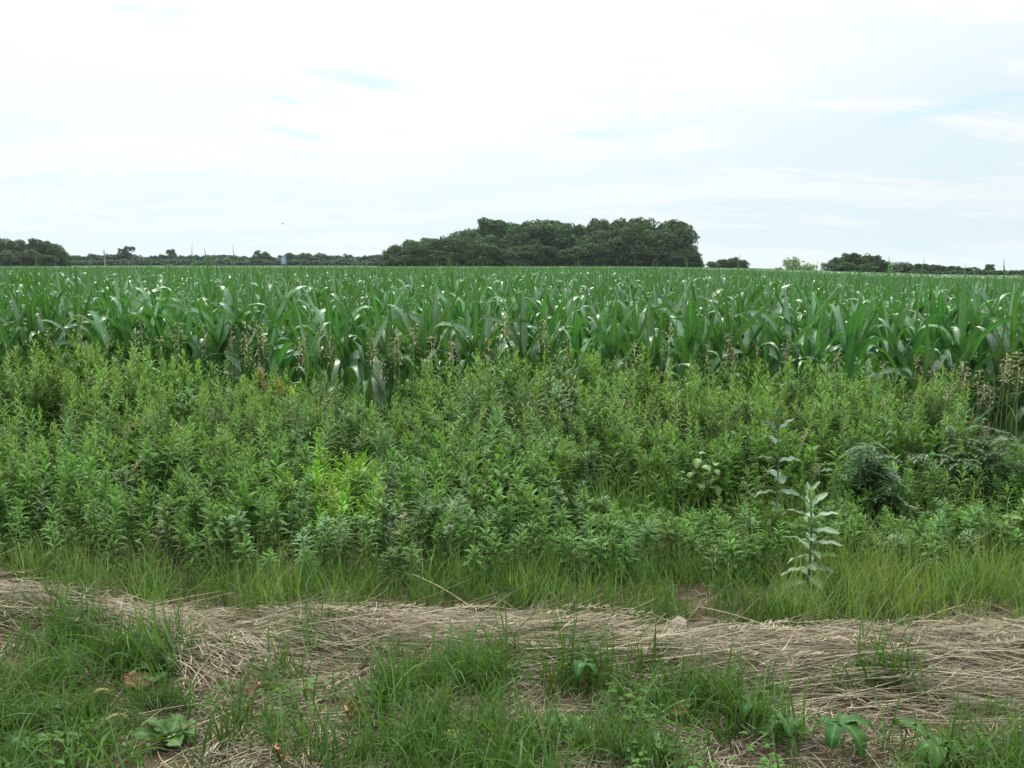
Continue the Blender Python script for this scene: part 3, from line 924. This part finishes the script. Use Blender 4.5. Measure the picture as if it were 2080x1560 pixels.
def seed_grass(px, py, y_, lab):
    if rng.random() < .22: return
    p = at_depth(px, py, y_)
    g0 = float(terrain(p.x, y_))
    k = int(rng.integers(6))
    t = root('grass_stalk', lab, 'grass stalk', (p.x, y_, g0), U(0, 6.28), (U(.55, .9), U(.55, .9), (p.z - g0) * U(.9, 1.03)), 'tan seed-headed grass stalks before the corn')
    put('stem', BR_S[k], t); put('seed_head', BR_H[k], t)


for px, py in ((205, 640), (228, 655), (246, 640), (262, 655), (286, 625), (346, 640), (352, 655), (418, 648), (440, 655), (463, 628), (468, 660), (492, 664), (502, 625),
               (523, 650), (531, 642), (552, 668), (583, 660), (85, 665), (648, 648), (675, 672), (160, 640), (330, 660), (385, 668), (600, 690), (620, 672)):
    seed_grass(px, py, U(6.85, 7.0), 'tan seed-headed grass stalk in front of the left part of the corn')
for px, py in ((748, 678), (762, 700), (800, 680), (812, 672), (838, 668), (858, 662), (880, 678), (905, 672), (930, 690), (985, 690), (860, 728), (775, 715)):
    seed_grass(px, py, U(6.85, 7.0), 'tan seed-headed grass stalk behind the low gap in the weeds')
for px, py in ((1022, 640), (1030, 655), (1110, 655), (1145, 660), (1165, 645)):
    seed_grass(px, py, U(6.8, 6.95), 'tan seed-headed grass stalk in front of the middle of the corn')
for px, py in ((1295, 668), (1352, 664), (1358, 690), (1470, 685), (1446, 695), (1495, 688), (1520, 700), (1590, 670), (1662, 702), (1676, 700), (1706, 690), (1745, 700), (1782, 712), (1850, 715), (1235, 690), (1545, 690)):
    seed_grass(px, py, U(6.85, 7.0), 'tan seed-headed grass stalk before the right half of the corn')
for px, py in ((1905, 715), (1935, 725), (1950, 720), (1962, 738), (1975, 715), (1990, 735), (2003, 700), (2018, 730), (2030, 690), (2040, 715), (2052, 705), (2066, 725), (2075, 700), (1985, 760), (2012, 765), (2058, 755)):
    seed_grass(px, py, U(6.5, 6.95), 'tan seed-headed grass stalk in the thick bunch by the right end of the corn')
for px, py in ((580, 868), (598, 905)):
    seed_grass(px, py, 5.7, 'pale seed-headed grass stalk standing among the weeds' if px < 590 else 'shorter pale seed-headed grass stalk among the weeds')


# ------------------------------------------------------------------ single plants
def milkweed(base, top_py, lab, mat, npair, leaf, width, lift=0.0, depth=None):
    p = at_ground(*base) if depth is None else at_depth(base[0], base[1], depth)
    p.z = float(terrain(p.x, p.y)) + lift
    h = float(z_on_line(top_py, p.y)) - p.z
    t = root('milkweed', lab, 'milkweed', p, 0)
    zz = np.linspace(0, 1, 8)
    bow = lambda q: np.stack([.012 * np.sin(q * 3), 0 * q, q * h * .95], -1)
    Mesh().add(*tube(bow(zz), np.linspace(.006, .003, 8), 6), 'weed_stem' if mat != 'milkweed' else 'milkweed_dark').obj('stem', t)
    fol = Mesh()
    q = np.linspace(.14, .98, npair)
    for i, qq in enumerate(q):
        az0 = (0 if i % 2 == 0 else np.pi / 2) + rng.normal(0, .18)
        el = np.interp(qq, [0, .45, .75, 1], [-.15, .18, .6, 1.1])
        sz = np.interp(qq, [0, .2, .7, .9, 1], [.7, 1, 1, .75, .45])
        pb = bow(np.array([qq]))[0]
        for s in (0, np.pi):
            fol.add(*blades([pb], az0 + s, el + rng.normal(0, .1), leaf * sz * U(.88, 1.1), width * sz, .45 + rng.normal(0, .12), 8, 1.1, 'oval', .3, rng.normal(0, .2), rng.normal(0, .45), .22), mat)
    fol.obj('foliage', t)
    return t


milkweed((1638, 1205), 988, 'pale green milkweed with tiers of broad leaves at the grassy edge of the weeds', 'milkweed', 15, .122, .042)
milkweed((1572, 1085), 828, 'dull grey-green milkweed standing deep among the weeds above the pale one', 'milkweed_dark', 8, .125, .055, depth=5.05)
milkweed((1812, 1040), 925, 'small fresh green milkweed tip beside the dark bushy shrub', 'milkweed_fresh', 5, .09, .035)
milkweed((2076, 1120), 1000, 'fresh green broad-leaved stem at the right picture edge in the weeds', 'milkweed_fresh', 5, .11, .035)


def palmate(px, py, lab, mat, size, az, el, cat='creeper', nl=5, z=.09):
    p = at_depth(px, py, at_ground(px, py, z).y)
    g0 = float(terrain(p.x, p.y))
    t = root('creeper_sprig', lab, cat, (p.x, p.y, g0), 0, group='palmate creeper leaves in the near grass')
    h = p.z - g0
    Mesh().add(*tube([[0, .03, 0], [.006, .02, h * .5], [0, 0, h]], [.003, .0025, .002], 5), 'stem_brown').obj('stem', t)
    for j in range(nl):
        a = az + (j - (nl - 1) / 2) * (1.05 if nl > 3 else 1.3)
        s_ = size * (1 - .12 * abs(j - (nl - 1) / 2)) * U(.9, 1.08)
        b = blades([[0, 0, h]], a, el + rng.normal(0, .1), s_, s_ * .46, 1.75 + rng.normal(0, .15), 12, 1.1, 'oval', .30, rng.normal(0, .2), rng.normal(0, .2), .16)
        Mesh().add(*b, mat).obj('leaflet', t)


palmate(1706, 1470, 'large dark five-fingered creeper leaf drooping at the bottom right', 'creeper', .125, -1.2, .42)
palmate(1592, 1462, 'smaller dark creeper leaf left of the large drooping one', 'creeper', .075, -2.2, .4, nl=4)
palmate(1905, 1512, 'dark creeper leaves at the bottom edge right of the large one', 'creeper', .115, -.9, .45)
palmate(1842, 1476, 'narrow creeper leaf rising out of the old straw near the right', 'creeper', .085, .4, .5, nl=3)
palmate(1185, 1346, 'dark broad creeper leaves at the lower edge of the straw', 'creeper', .075, -1.4, .45, nl=4, z=.12)
palmate(918, 1486, 'small yellowing five-fingered leaf in the near grass', 'creeper_y', .042, -1.3, .25, z=.06)
palmate(1522, 1426, 'dark creeper leaves among grass just below the straw', 'creeper', .075, -2.6, .4, nl=4)


def rosette(px, py, lab, n, leaf, width, mat='dock', az=None, spread=6.28, el=.75):
    p = at_ground(px, py)
    t = root('broadleaf_weed', lab, 'weed', (p.x, p.y, float(terrain(p.x, p.y))), 0, group='broad-leaved weeds in the near grass')
    g = Mesh()
    a0 = U(0, 6.28) if az is None else az
    a = a0 + (np.arange(n) / n - .5) * spread + rng.normal(0, .2, n)
    g.add(*blades(np.tile([0, 0, .01], (n, 1)), a, el + rng.normal(0, .2, n), leaf * U(.7, 1.1, n), width * U(.8, 1.15, n), 1.1 + rng.normal(0, .25, n), 22, 1.3, 'dock', .25, rng.normal(0, .3, n), rng.normal(0, .4, n), .14), mat)
    g.obj('foliage', t)
    Mesh().add(*tube([[0, 0, -.01], [0, 0, .03]], .008, 6), 'weed_stem').obj('root_crown', t)


rosette(345, 1510, 'dark toothed broad-leaved weed on bare soil near the bottom left', 9, .11, .042)
rosette(60, 1470, 'broad-leaved weed with upright toothed leaves at the left picture edge', 8, .13, .042, el=.9)
rosette(5, 1545, 'broad smooth-looking weed leaf cluster in the bottom left corner', 7, .15, .05, el=.6)
rosette(318, 1385, 'dark broad-leaved weed among grass under the left end of the straw', 7, .10, .055, el=.9)
rosette(1150, 1500, 'broad-leaved weed in the grass at the bottom centre', 7, .09, .034)
rosette(1330, 1535, 'low green broad-leaved weed at the bottom edge right of centre', 8, .085, .036)


def dry_leaf(px, py, lab, size, rx, ry, rz):
    p = at_ground(px, py, .04)
    n = 11
    u, v = np.meshgrid(np.linspace(-1, 1, n), np.linspace(-1, 1, n))
    w = np.sqrt(np.clip(1 - u ** 2, 0, 1)) * (.62 + .12 * np.sin(u * 9)) + .03
    X = u * size * .5; Y = v * w * size * .5
    Z = size * (.16 * u ** 2 + .22 * (v * w) ** 2 + .06 * np.sin(u * 7 + v * 4) + .05 * np.sin(v * 9 - u * 3))
    V = np.stack([X, Y, Z], -1).reshape(-1, 3)
    i = np.arange(n * n).reshape(n, n)
    F = np.stack([i[:-1, :-1], i[:-1, 1:], i[1:, 1:], i[1:, :-1]], -1).reshape(-1, 4)
    T = np.zeros((n * n, 3)); T[:, 0] = (.5 + .5 * np.sin(u * 5 + v * 6)).ravel()
    o = Mesh().add(V, F, T, 'dry_leaf').obj('dead_leaf', loc=p)
    o.rotation_euler = (rx, ry, rz)
    tag(o, lab, 'dead leaf', 'brown crumpled dead leaves')


dry_leaf(280, 1385, 'brown crumpled dead leaf left of the diagonal straw stalks', .10, .5, .3, .2)
dry_leaf(520, 1400, 'rust-brown curled dead leaf on the straw, bottom left half', .085, .9, -.5, -.7)
dry_leaf(712, 1440, 'upright tan crumpled dead leaf at the left of a grass tuft', .09, 1.2, .2, 1.2)
dry_leaf(565, 1530, 'narrow brown dead leaf standing near the bottom edge', .075, 1.1, .6, 1.5)
dry_leaf(372, 1330, 'small reddish-brown dead leaf at the left end of the pale straw', .05, .8, .2, .9)
dry_leaf(1385, 1440, 'dull brown dead leaf sunk in grass under the straw', .07, .3, -.4, .3)


def tuft(px, py, top_py, lab, nb, w, mat='grass', lean=0.0):
    p = at_ground(px, py)
    h = float(z_on_line(top_py, p.y))
    t = root('grass_tuft', lab, 'grass tuft', (p.x, p.y, float(terrain(p.x, p.y))), 0, group='tall grass tufts at the straw edge')
    P = np.concatenate([rng.normal(0, .035, (nb, 2)), np.zeros((nb, 1))], 1)
    g = Mesh().add(*blades(P, U(0, 6.28, nb), 1.35 + rng.normal(0, .14, nb), h * U(.6, 1.12, nb), w * U(.7, 1.25, nb), U(.1, 1.2, nb), 8, 2, 'grass', .3, rng.normal(0, .3, nb), rng.normal(0, .5, nb)), mat)
    g.obj('blades', t)
    k = 16
    Mesh().add(*blades(rng.normal(0, .04, (k, 3)) * [1, 1, 0], U(0, 6.28, k), U(.2, .8, k), U(.06, .14, k), .004, .8, 5, 1.4, 'grass', .2), 'straw').obj('dry_blades', t)


tuft(1320, 1395, 1278, 'broad-bladed upright grass tuft at the front of the straw, right of centre', 12, .012)
tuft(800, 1420, 1310, 'bluish dense grass tuft at the front of the straw, left of centre', 34, .009)
tuft(235, 1370, 1255, 'tall grass tuft over the left end of the straw', 34, .008)
tuft(130, 1400, 1290, 'grass tuft left of the tallest one by the picture edge', 30, .008)
tuft(60, 1420, 1330, 'loose grass tuft by the left picture edge', 24, .008)
tuft(935, 1400, 1320, 'small grass tuft in the middle, at the straw edge', 22, .007)
tuft(1090, 1530, 1440, 'spreading grass tuft with arching blades at the bottom centre', 26, .010)
tuft(1385, 1400, 1325, 'thin grass tuft right beside the broad-bladed one', 14, .008)
tuft(1000, 1520, 1440, 'leafy grass tuft left of the bottom centre one', 26, .009)
tuft(440, 1520, 1420, 'sparse grass tuft in the bare patch near the bottom left', 14, .009)
tuft(1490, 1510, 1430, 'grass tuft under the right half of the straw', 24, .008)
tuft(640, 1545, 1440, 'sparse bright grass tuft near the bottom left of centre', 14, .008)
tuft(30, 1500, 1400, 'dark shaggy grass tuft in the bottom left by the picture edge', 34, .009)
tuft(880, 1500, 1400, 'dark shaggy grass tuft in the foreground below the bluish one', 34, .009)
tuft(160, 1480, 1380, 'shaggy grass tuft under the two left tufts', 30, .008)
tuft(1065, 1235, 1150, 'bright green grass tuft where the weeds meet the straw', 26, .008)


def foxtail(px, py, lab, L, az):
    p = at_ground(px, py, .05)
    t = root('foxtail', lab, 'grass spike', (p.x, p.y, p.z), az, group='foxtail spikes in the near grass')
    s = np.linspace(0, 1, 9)
    pth = np.stack([s * L, 0 * s, .25 * L * np.sin(s * 2.6)], 1)
    sp = Mesh().add(*tube(pth, .0052 * np.sin(np.pi * np.clip(s * .9 + .08, 0, 1)) ** .6, 7, .6), 'foxtail')
    n = 150
    q = U(0, 1, n); P = np.stack([q * L, 0 * q, .25 * L * np.sin(q * 2.6)], 1)
    sp.add(*blades(P, U(-1.2, 1.2, n) + np.where(rng.random(n) < .5, 1.2, -1.2), U(-1.2, 1.4, n), .011, .0012, .3, 2, 1, 'lance', .2), 'foxtail')
    sp.obj('spike', t)
    Mesh().add(*tube([[0, 0, 0], [-.05, .004, -.005], [-.11, .0, -.04]], [.0012, .0012, .0015], 4), 'grass_y').obj('stem', t)


foxtail(186, 1411, 'yellow foxtail spike lying on the grass at the left', .065, 0)
foxtail(208, 1468, 'tan foxtail spike lower down, pointing up to the right', .07, .35)
foxtail(1046, 1462, 'pale foxtail spike in the grass at bottom centre', .05, -.5)
foxtail(1088, 1508, 'foxtail spike tilted near the bottom edge, centre', .055, -.4)
foxtail(354, 1388, 'foxtail spike beside the brown leaf', .05, .1)

# pale seed puff above the straw
p = at_depth(1380, 1268, at_ground(1380, 1292).y)
t = root('seed_puff', 'fluffy round seed head standing above the straw edge', 'seed head', (p.x, p.y, 0))
n = 900
d = rng.normal(0, 1, (n, 3)); d /= np.linalg.norm(d, axis=1)[:, None]
hz_ = np.arctan2(d[:, 1], d[:, 0]); he = np.arcsin(d[:, 2])
hd = Mesh().add(*blades(np.tile([0, 0, p.z], (n, 1)), hz_, he, U(.021, .029, n), .0009, 0, 2, 1, 'straw', .2), 'puff')
hd.add(*blades(np.array([0, 0, p.z]) + d * .025, U(0, 6.28, n), U(-1.5, 1.5, n), .007, .0022, 0, 1, 1, 'straw', .2, k=2), 'puff')
hd.obj('fluff', t)
Mesh().add(*tube([[.004, 0, 0], [0, 0, p.z * .5], [0, 0, p.z]], .002, 5), 'panicle').obj('stem', t)


def shrub(px0, px1, top, bot, y_, lab, seed, n_br=16):
    """Bush of feathered leaves: many small oval leaflets in pairs along arching leaf stalks."""
    global rng
    keep, rng = rng, np.random.default_rng(seed)
    c = at_depth((px0 + px1) / 2, bot, y_)
    g0 = float(terrain(c.x, y_))
    h = float(z_on_line(top, y_)) - g0
    half = (px1 - px0) / 2 / FPX * y_
    t = root('shrub', lab, 'shrub', (c.x, y_, g0), group='dark feather-leaved shrubs')
    st, fo = Mesh(), Mesh()
    for b in range(n_br):
        a = U(0, 6.28); r = half * math.sqrt(U(0, 1)) * 1.05
        hb = h * U(.5, 1.02)
        q = np.linspace(0, 1, 7)
        pth = np.stack([math.cos(a) * r * q ** 1.3, math.sin(a) * r * q ** 1.3 * .8, hb * q], 1)
        st.add(*tube(pth, np.linspace(.006, .0018, 7), 4), 'bark')
        for k in range(15):
            qq = U(.28, 1.0)
            pb = np.array([np.interp(qq, q, pth[:, j]) for j in range(3)])
            az = U(0, 6.28); ln = U(.09, .15)
            m = 9
            s = np.repeat(np.linspace(.2, 1, m), 2)
            ee = .55 - 1.1 * s
            cl_ = pb + (ln * s)[:, None] * np.stack([np.cos(az) * np.cos(ee * .6), np.sin(az) * np.cos(ee * .6), np.sin(ee * .5)], -1)
            side = np.tile([1.15, -1.15], m)
            fo.add(*blades(cl_, az + side + rng.normal(0, .15, 2 * m), .15 + rng.normal(0, .2, 2 * m), U(.022, .034, 2 * m), U(.013, .018, 2 * m), .6, 3, 1, 'oval', .2), 'shrub')
    fo.obj('foliage', t); st.obj('branches', t)
    rng = keep


shrub(1680, 1850, 895, 1070, 5.35, 'small dark feather-leaved shrub in the weeds right of the pale milkweed', 31, 11)
shrub(1840, 2085, 855, 1075, 5.75, 'larger dark feather-leaved shrub at the right of the weed belt', 32, 20)

# broad-leaved yellow-green seedling
p = at_ground(1418, 1062)
h = float(z_on_line(922, p.y))
t = root('seedling', 'yellow-green seedling with drooping rounded leaves in the middle of the weeds', 'seedling', (p.x, p.y, 0))
st, fo = Mesh(), Mesh()
for b, (ax_, hh) in enumerate(((.0, 1.0), (.09, .82), (-.07, .7), (.12, .6))):
    q = np.linspace(0, 1, 6)
    pth = np.stack([ax_ * q ** 1.3, .02 * b * q, h * hh * q], 1)
    st.add(*tube(pth, np.linspace(.005, .002, 6), 5), 'stem_brown')
    k = 9
    qq = np.linspace(.45, 1, k)
    P = np.stack([np.interp(qq, q, pth[:, j]) for j in range(3)], 1)
    fo.add(*blades(P, np.arange(k) * 2.4 + b, .45 + rng.normal(0, .2, k), U(.05, .085, k), U(.034, .05, k), 1.5, 7, 1.1, 'oval', .18, 0, rng.normal(0, .3, k), .08), 'seedling')
fo.obj('foliage', t); st.obj('stem', t)


# ------------------------------------------------------------------ trees
def crown(seed, mat, nl=14, nq=1900, rx=.40, low=.12, loose=.0, q=.040):
    """Crown of a tree one unit tall: lobes of small leaf clumps with ragged gaps."""
    global rng
    keep, rng = rng, np.random.default_rng(seed)
    C, Rd = [], []
    for k in range(nl):
        zc = U(low + .12, .86)
        rr = rx * math.sqrt(max(.08, 1 - ((zc - .48) / .52) ** 2)) * U(.25, .78)
        a = k * 2.4 + U(-.5, .5)
        C.append([math.cos(a) * rr, math.sin(a) * rr, zc]); Rd.append(U(.10, .19) * (1 - .3 * (zc > .7)))
    C.append([0, 0, .5]); Rd.append(.26)
    C, Rd = np.array(C), np.array(Rd)
    w = Rd ** 2; w /= w.sum()
    j = rng.choice(len(C), nq, p=w)
    d = rng.normal(0, 1, (nq, 3)); d /= np.linalg.norm(d, axis=1)[:, None]
    d[:, 2] = np.abs(d[:, 2]) * np.where(rng.random(nq) < .7, 1, -1)
    P = C[j] + d * (Rd[j] * U(.72, 1.08 + loose, nq))[:, None] * [1.05, 1.05, .88]
    P[:, 2] = np.clip(P[:, 2], low * .6, 1.04)
    nrm = d + rng.normal(0, .55, (nq, 3)); nrm /= np.linalg.norm(nrm, axis=1)[:, None]
    a = np.cross(nrm, rng.normal(0, 1, (nq, 3))); a /= np.linalg.norm(a, axis=1)[:, None]
    b = np.cross(nrm, a)
    s = q * U(.55, 1.35, nq)[:, None]
    V = np.stack([P - a * s, P - b * s * .8 + nrm * s * .2, P + a * s, P + b * s * .8 + nrm * s * .2], 1).reshape(-1, 3)
    F = np.arange(nq * 4).reshape(-1, 4)
    lob = rng.random(len(C))
    T = np.zeros((nq, 4, 3)); T[:, :, 0] = np.clip(lob[j] * .6 + U(0, .4, nq), 0, 1)[:, None]
    m = Mesh().add(V, F, T.reshape(-1, 3), mat)
    rng = keep
    return m.data('crown', False)


def trunk(seed, mat='bark'):
    global rng
    keep, rng = rng, np.random.default_rng(seed)
    m = Mesh()
    q = np.linspace(0, 1, 6)
    m.add(*tube(np.stack([.02 * np.sin(q * 3), .01 * q, q * .72], 1), np.linspace(.026, .008, 6), 7), mat)
    for k in range(6):
        a = U(0, 6.28); z0 = U(.22, .5); l = U(.18, .32)
        m.add(*tube([[0, 0, z0], [math.cos(a) * l * .5, math.sin(a) * l * .5, z0 + l * .4], [math.cos(a) * l, math.sin(a) * l, z0 + l * .75]], [.010, .007, .003], 5), mat)
    rng = keep
    return m.data('trunk')


CR_D = [crown(900 + k, 'crown_dark', 44, 5200, U(.38, .46), low=.05, q=.027) for k in range(6)]
CR_F = [crown(920 + k, 'crown_far', 22, 1500, U(.38, .5), low=.06, q=.05) for k in range(5)]
CR_P = [crown(940 + k, 'crown_pale', 14, 1000, .5, low=.04, loose=.25, q=.036) for k in range(2)]
CR_L = [crown(950 + k, 'crown_far', 18, 900, .42, low=.15, loose=.3, q=.036) for k in range(2)]
TRK = [trunk(960 + k) for k in range(3)]


def tree(px, top, dist, lab, crowns, wide=1.0, group=None, name='tree', sink=0.0):
    """Tree whose tip shows at picture point (px, top), standing at ground distance dist."""
    a = at_depth(px, top, dist)
    g0 = float(terrain(a.x, dist)) - .05
    h = (a.z - g0) / .96
    k = int(rng.integers(len(crowns)))
    t = root(name, lab, 'tree', (a.x, dist, g0), U(0, 6.28), (h * wide, h * wide, h), group)
    put('crown', crowns[k], t); put('trunk', TRK[int(rng.integers(3))], t)
    return t


WOOD = [(775, 522), (790, 494), (840, 484), (862, 480), (930, 466), (968, 458), (1000, 442), (1030, 452), (1070, 448), (1112, 442), (1150, 446), (1168, 461), (1195, 456), (1216, 441), (1300, 437), (1340, 450), (1382, 446), (1402, 468), (1412, 495)]
wxs, wys = zip(*WOOD)
g = 'trees of the wood in the middle of the field'
for px, tp, d, lab, w in (
        (806, 493, 300, 'low rounded dark tree at the left end of the wood', 1.15),
        (1002, 442, 312, 'tree whose open crown tops the left half of the wood', .9),
        (1112, 442, 312, 'broad-crowned tree left of the dip in the skyline of the wood', 1.1),
        (1218, 440, 312, 'dark knobbly-crowned tree just right of the dip in the wood', .75),
        (1302, 436, 316, 'tallest tree of the wood, with a small pointed tip', .8),
        (1378, 450, 300, 'big tree at the right end of the wood', .9),
        (1396, 492, 297, 'bushy lower tree closing the right end of the wood', 1.0)):
    tree(px, tp, d, lab, CR_D, w, g)
for px in np.arange(838, 1385, 27):
    px = px + U(-8, 8)
    tree(px, np.interp(px, wxs, wys) + U(-1, 6), U(306, 322), 'dark tree within the back row of the wood, forming its skyline', CR_D, U(.8, 1.05), g)
for px in np.arange(800, 1400, 24):
    px = px + U(-8, 8)
    tp = np.interp(px, wxs, wys)
    tree(px, tp + (538 - tp) * U(.10, .34), U(296, 303), 'dark leafy tree along the front edge of the wood', CR_D, U(.9, 1.25), g)
for px in np.arange(786, 1412, 20):
    px = px + U(-6, 6)
    tp = np.interp(px, wxs, wys)
    tree(px, tp + (538 - tp) * U(.5, .7), U(292, 296), 'low bushy tree at the foot of the wood', CR_D, U(1.2, 1.7), g)

g = 'trees at the far left beyond the corn'
for px, tp, d, w, lab in ((5, 482, 330, 1.1, 'big dark tree at the left picture edge beyond the corn'), (38, 486, 332, 1.1, 'second dark tree from the left picture edge beyond the corn'),
                          (80, 484, 330, 1.0, 'dark tree with a loose twiggy top in the far left clump'), (112, 492, 328, .9, 'dark tree at the right end of the far left clump'),
                          (125, 512, 334, 1.3, 'low bush under the right end of the far left clump'), (-30, 485, 332, 1.1, 'dark tree cut by the left picture edge'),
                          (60, 505, 322, 1.4, 'lower tree in front of the far left clump'), (42, 516, 321, 1.8, 'low bush in front of the far left clump'), (92, 514, 321, 1.7, 'low bush before the right half of the far left clump'),
                          (20, 506, 322, 1.4, 'lower tree by the left picture edge in the far left clump')):
    tree(px, tp, d, lab, CR_D, w, g)
g = 'trees of the far tree line on the left'
for px, tp, w, lab in ((255, 499, 1.0, 'round-topped tree rising over the far tree line on the left'), (349, 505, .9, 'rounded tree rising over the far line, right of the round-topped one'),
                       (530, 507, 1.1, 'tree bump rising from the far tree line left of the blue board'), (587, 511, .9, 'dark pointed tree just right of the blue board')):
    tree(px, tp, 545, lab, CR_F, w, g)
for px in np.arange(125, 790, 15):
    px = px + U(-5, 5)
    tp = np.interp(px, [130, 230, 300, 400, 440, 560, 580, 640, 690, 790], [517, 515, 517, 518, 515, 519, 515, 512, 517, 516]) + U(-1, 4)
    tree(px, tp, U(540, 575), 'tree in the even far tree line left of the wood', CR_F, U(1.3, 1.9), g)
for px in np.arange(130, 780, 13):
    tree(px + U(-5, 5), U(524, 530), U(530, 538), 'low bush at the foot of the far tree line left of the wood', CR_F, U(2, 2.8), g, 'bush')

g = 'trees beyond the field on the right'
for px, tp, d, w, lab in ((1448, 530, 330, 1.7, 'left low tree of the small clump right of the wood'), (1470, 526, 332, 1.5, 'second tree of the small clump right of the wood'),
                          (1492, 522, 334, 1.2, 'tallest tree of the small clump right of the wood'), (1508, 527, 332, 1.3, 'right tree of the small clump right of the wood'),
                          (1420, 534, 340, 2.0, 'tiny bush between the wood and the small clump')):
    tree(px, tp, d, lab, CR_D, w, g)
for px, tp, d, w, lab in ((1611, 519, 262, 1.15, 'pale green willow-like tree alone on the field edge'), (1640, 528, 262, 1.4, 'lower pale green bush right beside the lone pale tree'),
                          (1583, 541, 262, 1.4, 'tiny pale bush left of the lone pale tree')):
    tree(px, tp, d, lab, CR_P, w, g)
for px, tp, d, w, lab in ((1683, 529, 250, 1.2, 'grey-green loose bush at the left of the big right clump'), (1704, 521, 252, 1.1, 'left shoulder tree of the big right clump'),
                          (1728, 513, 254, 1.1, 'tree with the highest rounded top in the big right clump'), (1752, 512, 254, 1.1, 'tree right of the highest in the big right clump'),
                          (1775, 518, 252, 1.1, 'right shoulder tree of the big right clump'), (1792, 526, 250, 1.2, 'lower tree on the right side of the big right clump')):
    tree(px, tp, d, lab, CR_D if px > 1700 else CR_L, w, g)
for px, tp, w, lab in ((1722, 532, 1.9, 'low bush at the foot of the big right clump, left half'), (1760, 533, 1.9, 'low bush at the foot of the big right clump, right half')):
    tree(px, tp, 246, lab, CR_D, w, g, 'bush')
for px, tp in ((1815, 530), (1830, 528), (1845, 530)):
    tree(px, tp, 248, 'light green loose tree between the big right clump and the low line', CR_P if px != 1830 else CR_L, 1.3, g)
for px in np.arange(1858, 2140, 13):
    tp = np.interp(px, [1858, 1890, 1930, 1970, 2000, 2040, 2140], [534, 535, 538, 541, 547, 547, 546]) + U(-1, 3)
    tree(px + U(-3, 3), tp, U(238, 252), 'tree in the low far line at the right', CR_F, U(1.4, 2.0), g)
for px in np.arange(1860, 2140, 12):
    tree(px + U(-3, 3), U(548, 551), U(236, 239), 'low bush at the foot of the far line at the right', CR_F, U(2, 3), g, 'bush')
tree(2010, 536, 242, 'single rounded tree rising above the low far line at the right', CR_D, .85, g)

# bare grey dead tree in the far line
a = at_depth(212, 507, 520)
g0 = float(terrain(a.x, 520))
t = root('dead_tree', 'bare grey dead tree standing in the far left tree line', 'tree', (a.x, 520, g0))
h = a.z - g0
m_ = Mesh().add(*tube([[0, 0, 0], [.1, 0, h * .5], [0, 0, h]], [.35, .25, .08], 6), 'grey_bark')
m_.obj('trunk', t)
m_ = Mesh()
for k in range(7):
    z0 = h * U(.45, .85); aa = U(0, 6.28); l = h * U(.12, .25)
    m_.add(*tube([[.05, 0, z0], [math.cos(aa) * l * .5, math.sin(aa) * l * .5, z0 + l * .5], [math.cos(aa) * l * .8, math.sin(aa) * l * .8, z0 + l]], [.12, .08, .03], 5), 'grey_bark')
m_.obj('branches', t)

# pale blue board on posts in front of the far trees
a = at_depth(576, 519, 525)
g0 = float(terrain(a.x, 525))
zb = at_depth(576, 536, 525).z
w = 4.8 / FPX * 525
t = root('sign_board', 'pale blue upright board on posts before the far left tree line', 'sign', (a.x, 525, g0))
Mesh().add(*box(-w, w, -.08, .08, zb - g0, a.z - g0), 'sign_blue').obj('board', t, smooth=False)
Mesh().add(*box(-w * .45, w * .1, -.11, -.083, zb - g0 + .8, a.z - g0 - .9), 'sign_white').obj('white_panel', t, smooth=False)
for s in (-.7, .7):
    Mesh().add(*box(s * w - .09, s * w + .09, .083, .26, 0, a.z - g0 - .3), 'sign_post').obj('post', t, smooth=False)

# tiny bird in the sky
a = at_depth(574, 455, 120)
b = Mesh()
q = np.linspace(0, 1, 9)
b.add(*tube(np.stack([q * .34 - .17, 0 * q, .03 * np.sin(q * 3.1)], 1), .045 * np.sin(np.pi * np.clip(q * .95 + .02, 0, 1)) + .004, 8), 'bird')
o = b.obj('body')
t = root('bird', 'tiny dark bird flying over the far left tree line', 'bird', a, .3)
o.parent = t
wg = lambda s: blades([[.02, 0, .03]], s * 1.7, .35, .34, .12, .8, 6, 1.2, 'lance', .1)
for s in (1, -1):
    Mesh().add(*wg(s), 'bird').obj('wing', t)


# thin summer air
V, F, T = box(-3100, 3100, -3100, 3100, -45, 34)
hm, nt = new_mat('haze')
vol = nt.nodes.new('ShaderNodeVolumePrincipled')
vol.inputs['Color'].default_value = (.86, .93, 1, 1)
vol.inputs['Density'].default_value = .00008
mo = nt.nodes.new('ShaderNodeOutputMaterial')
nt.links.new(vol.outputs[0], mo.inputs['Volume'])
M['haze'] = hm
tag(Mesh().add(V, F, T, 'haze').obj('haze', smooth=False), 'thin pale haze over the fields', 'haze', kind='stuff')
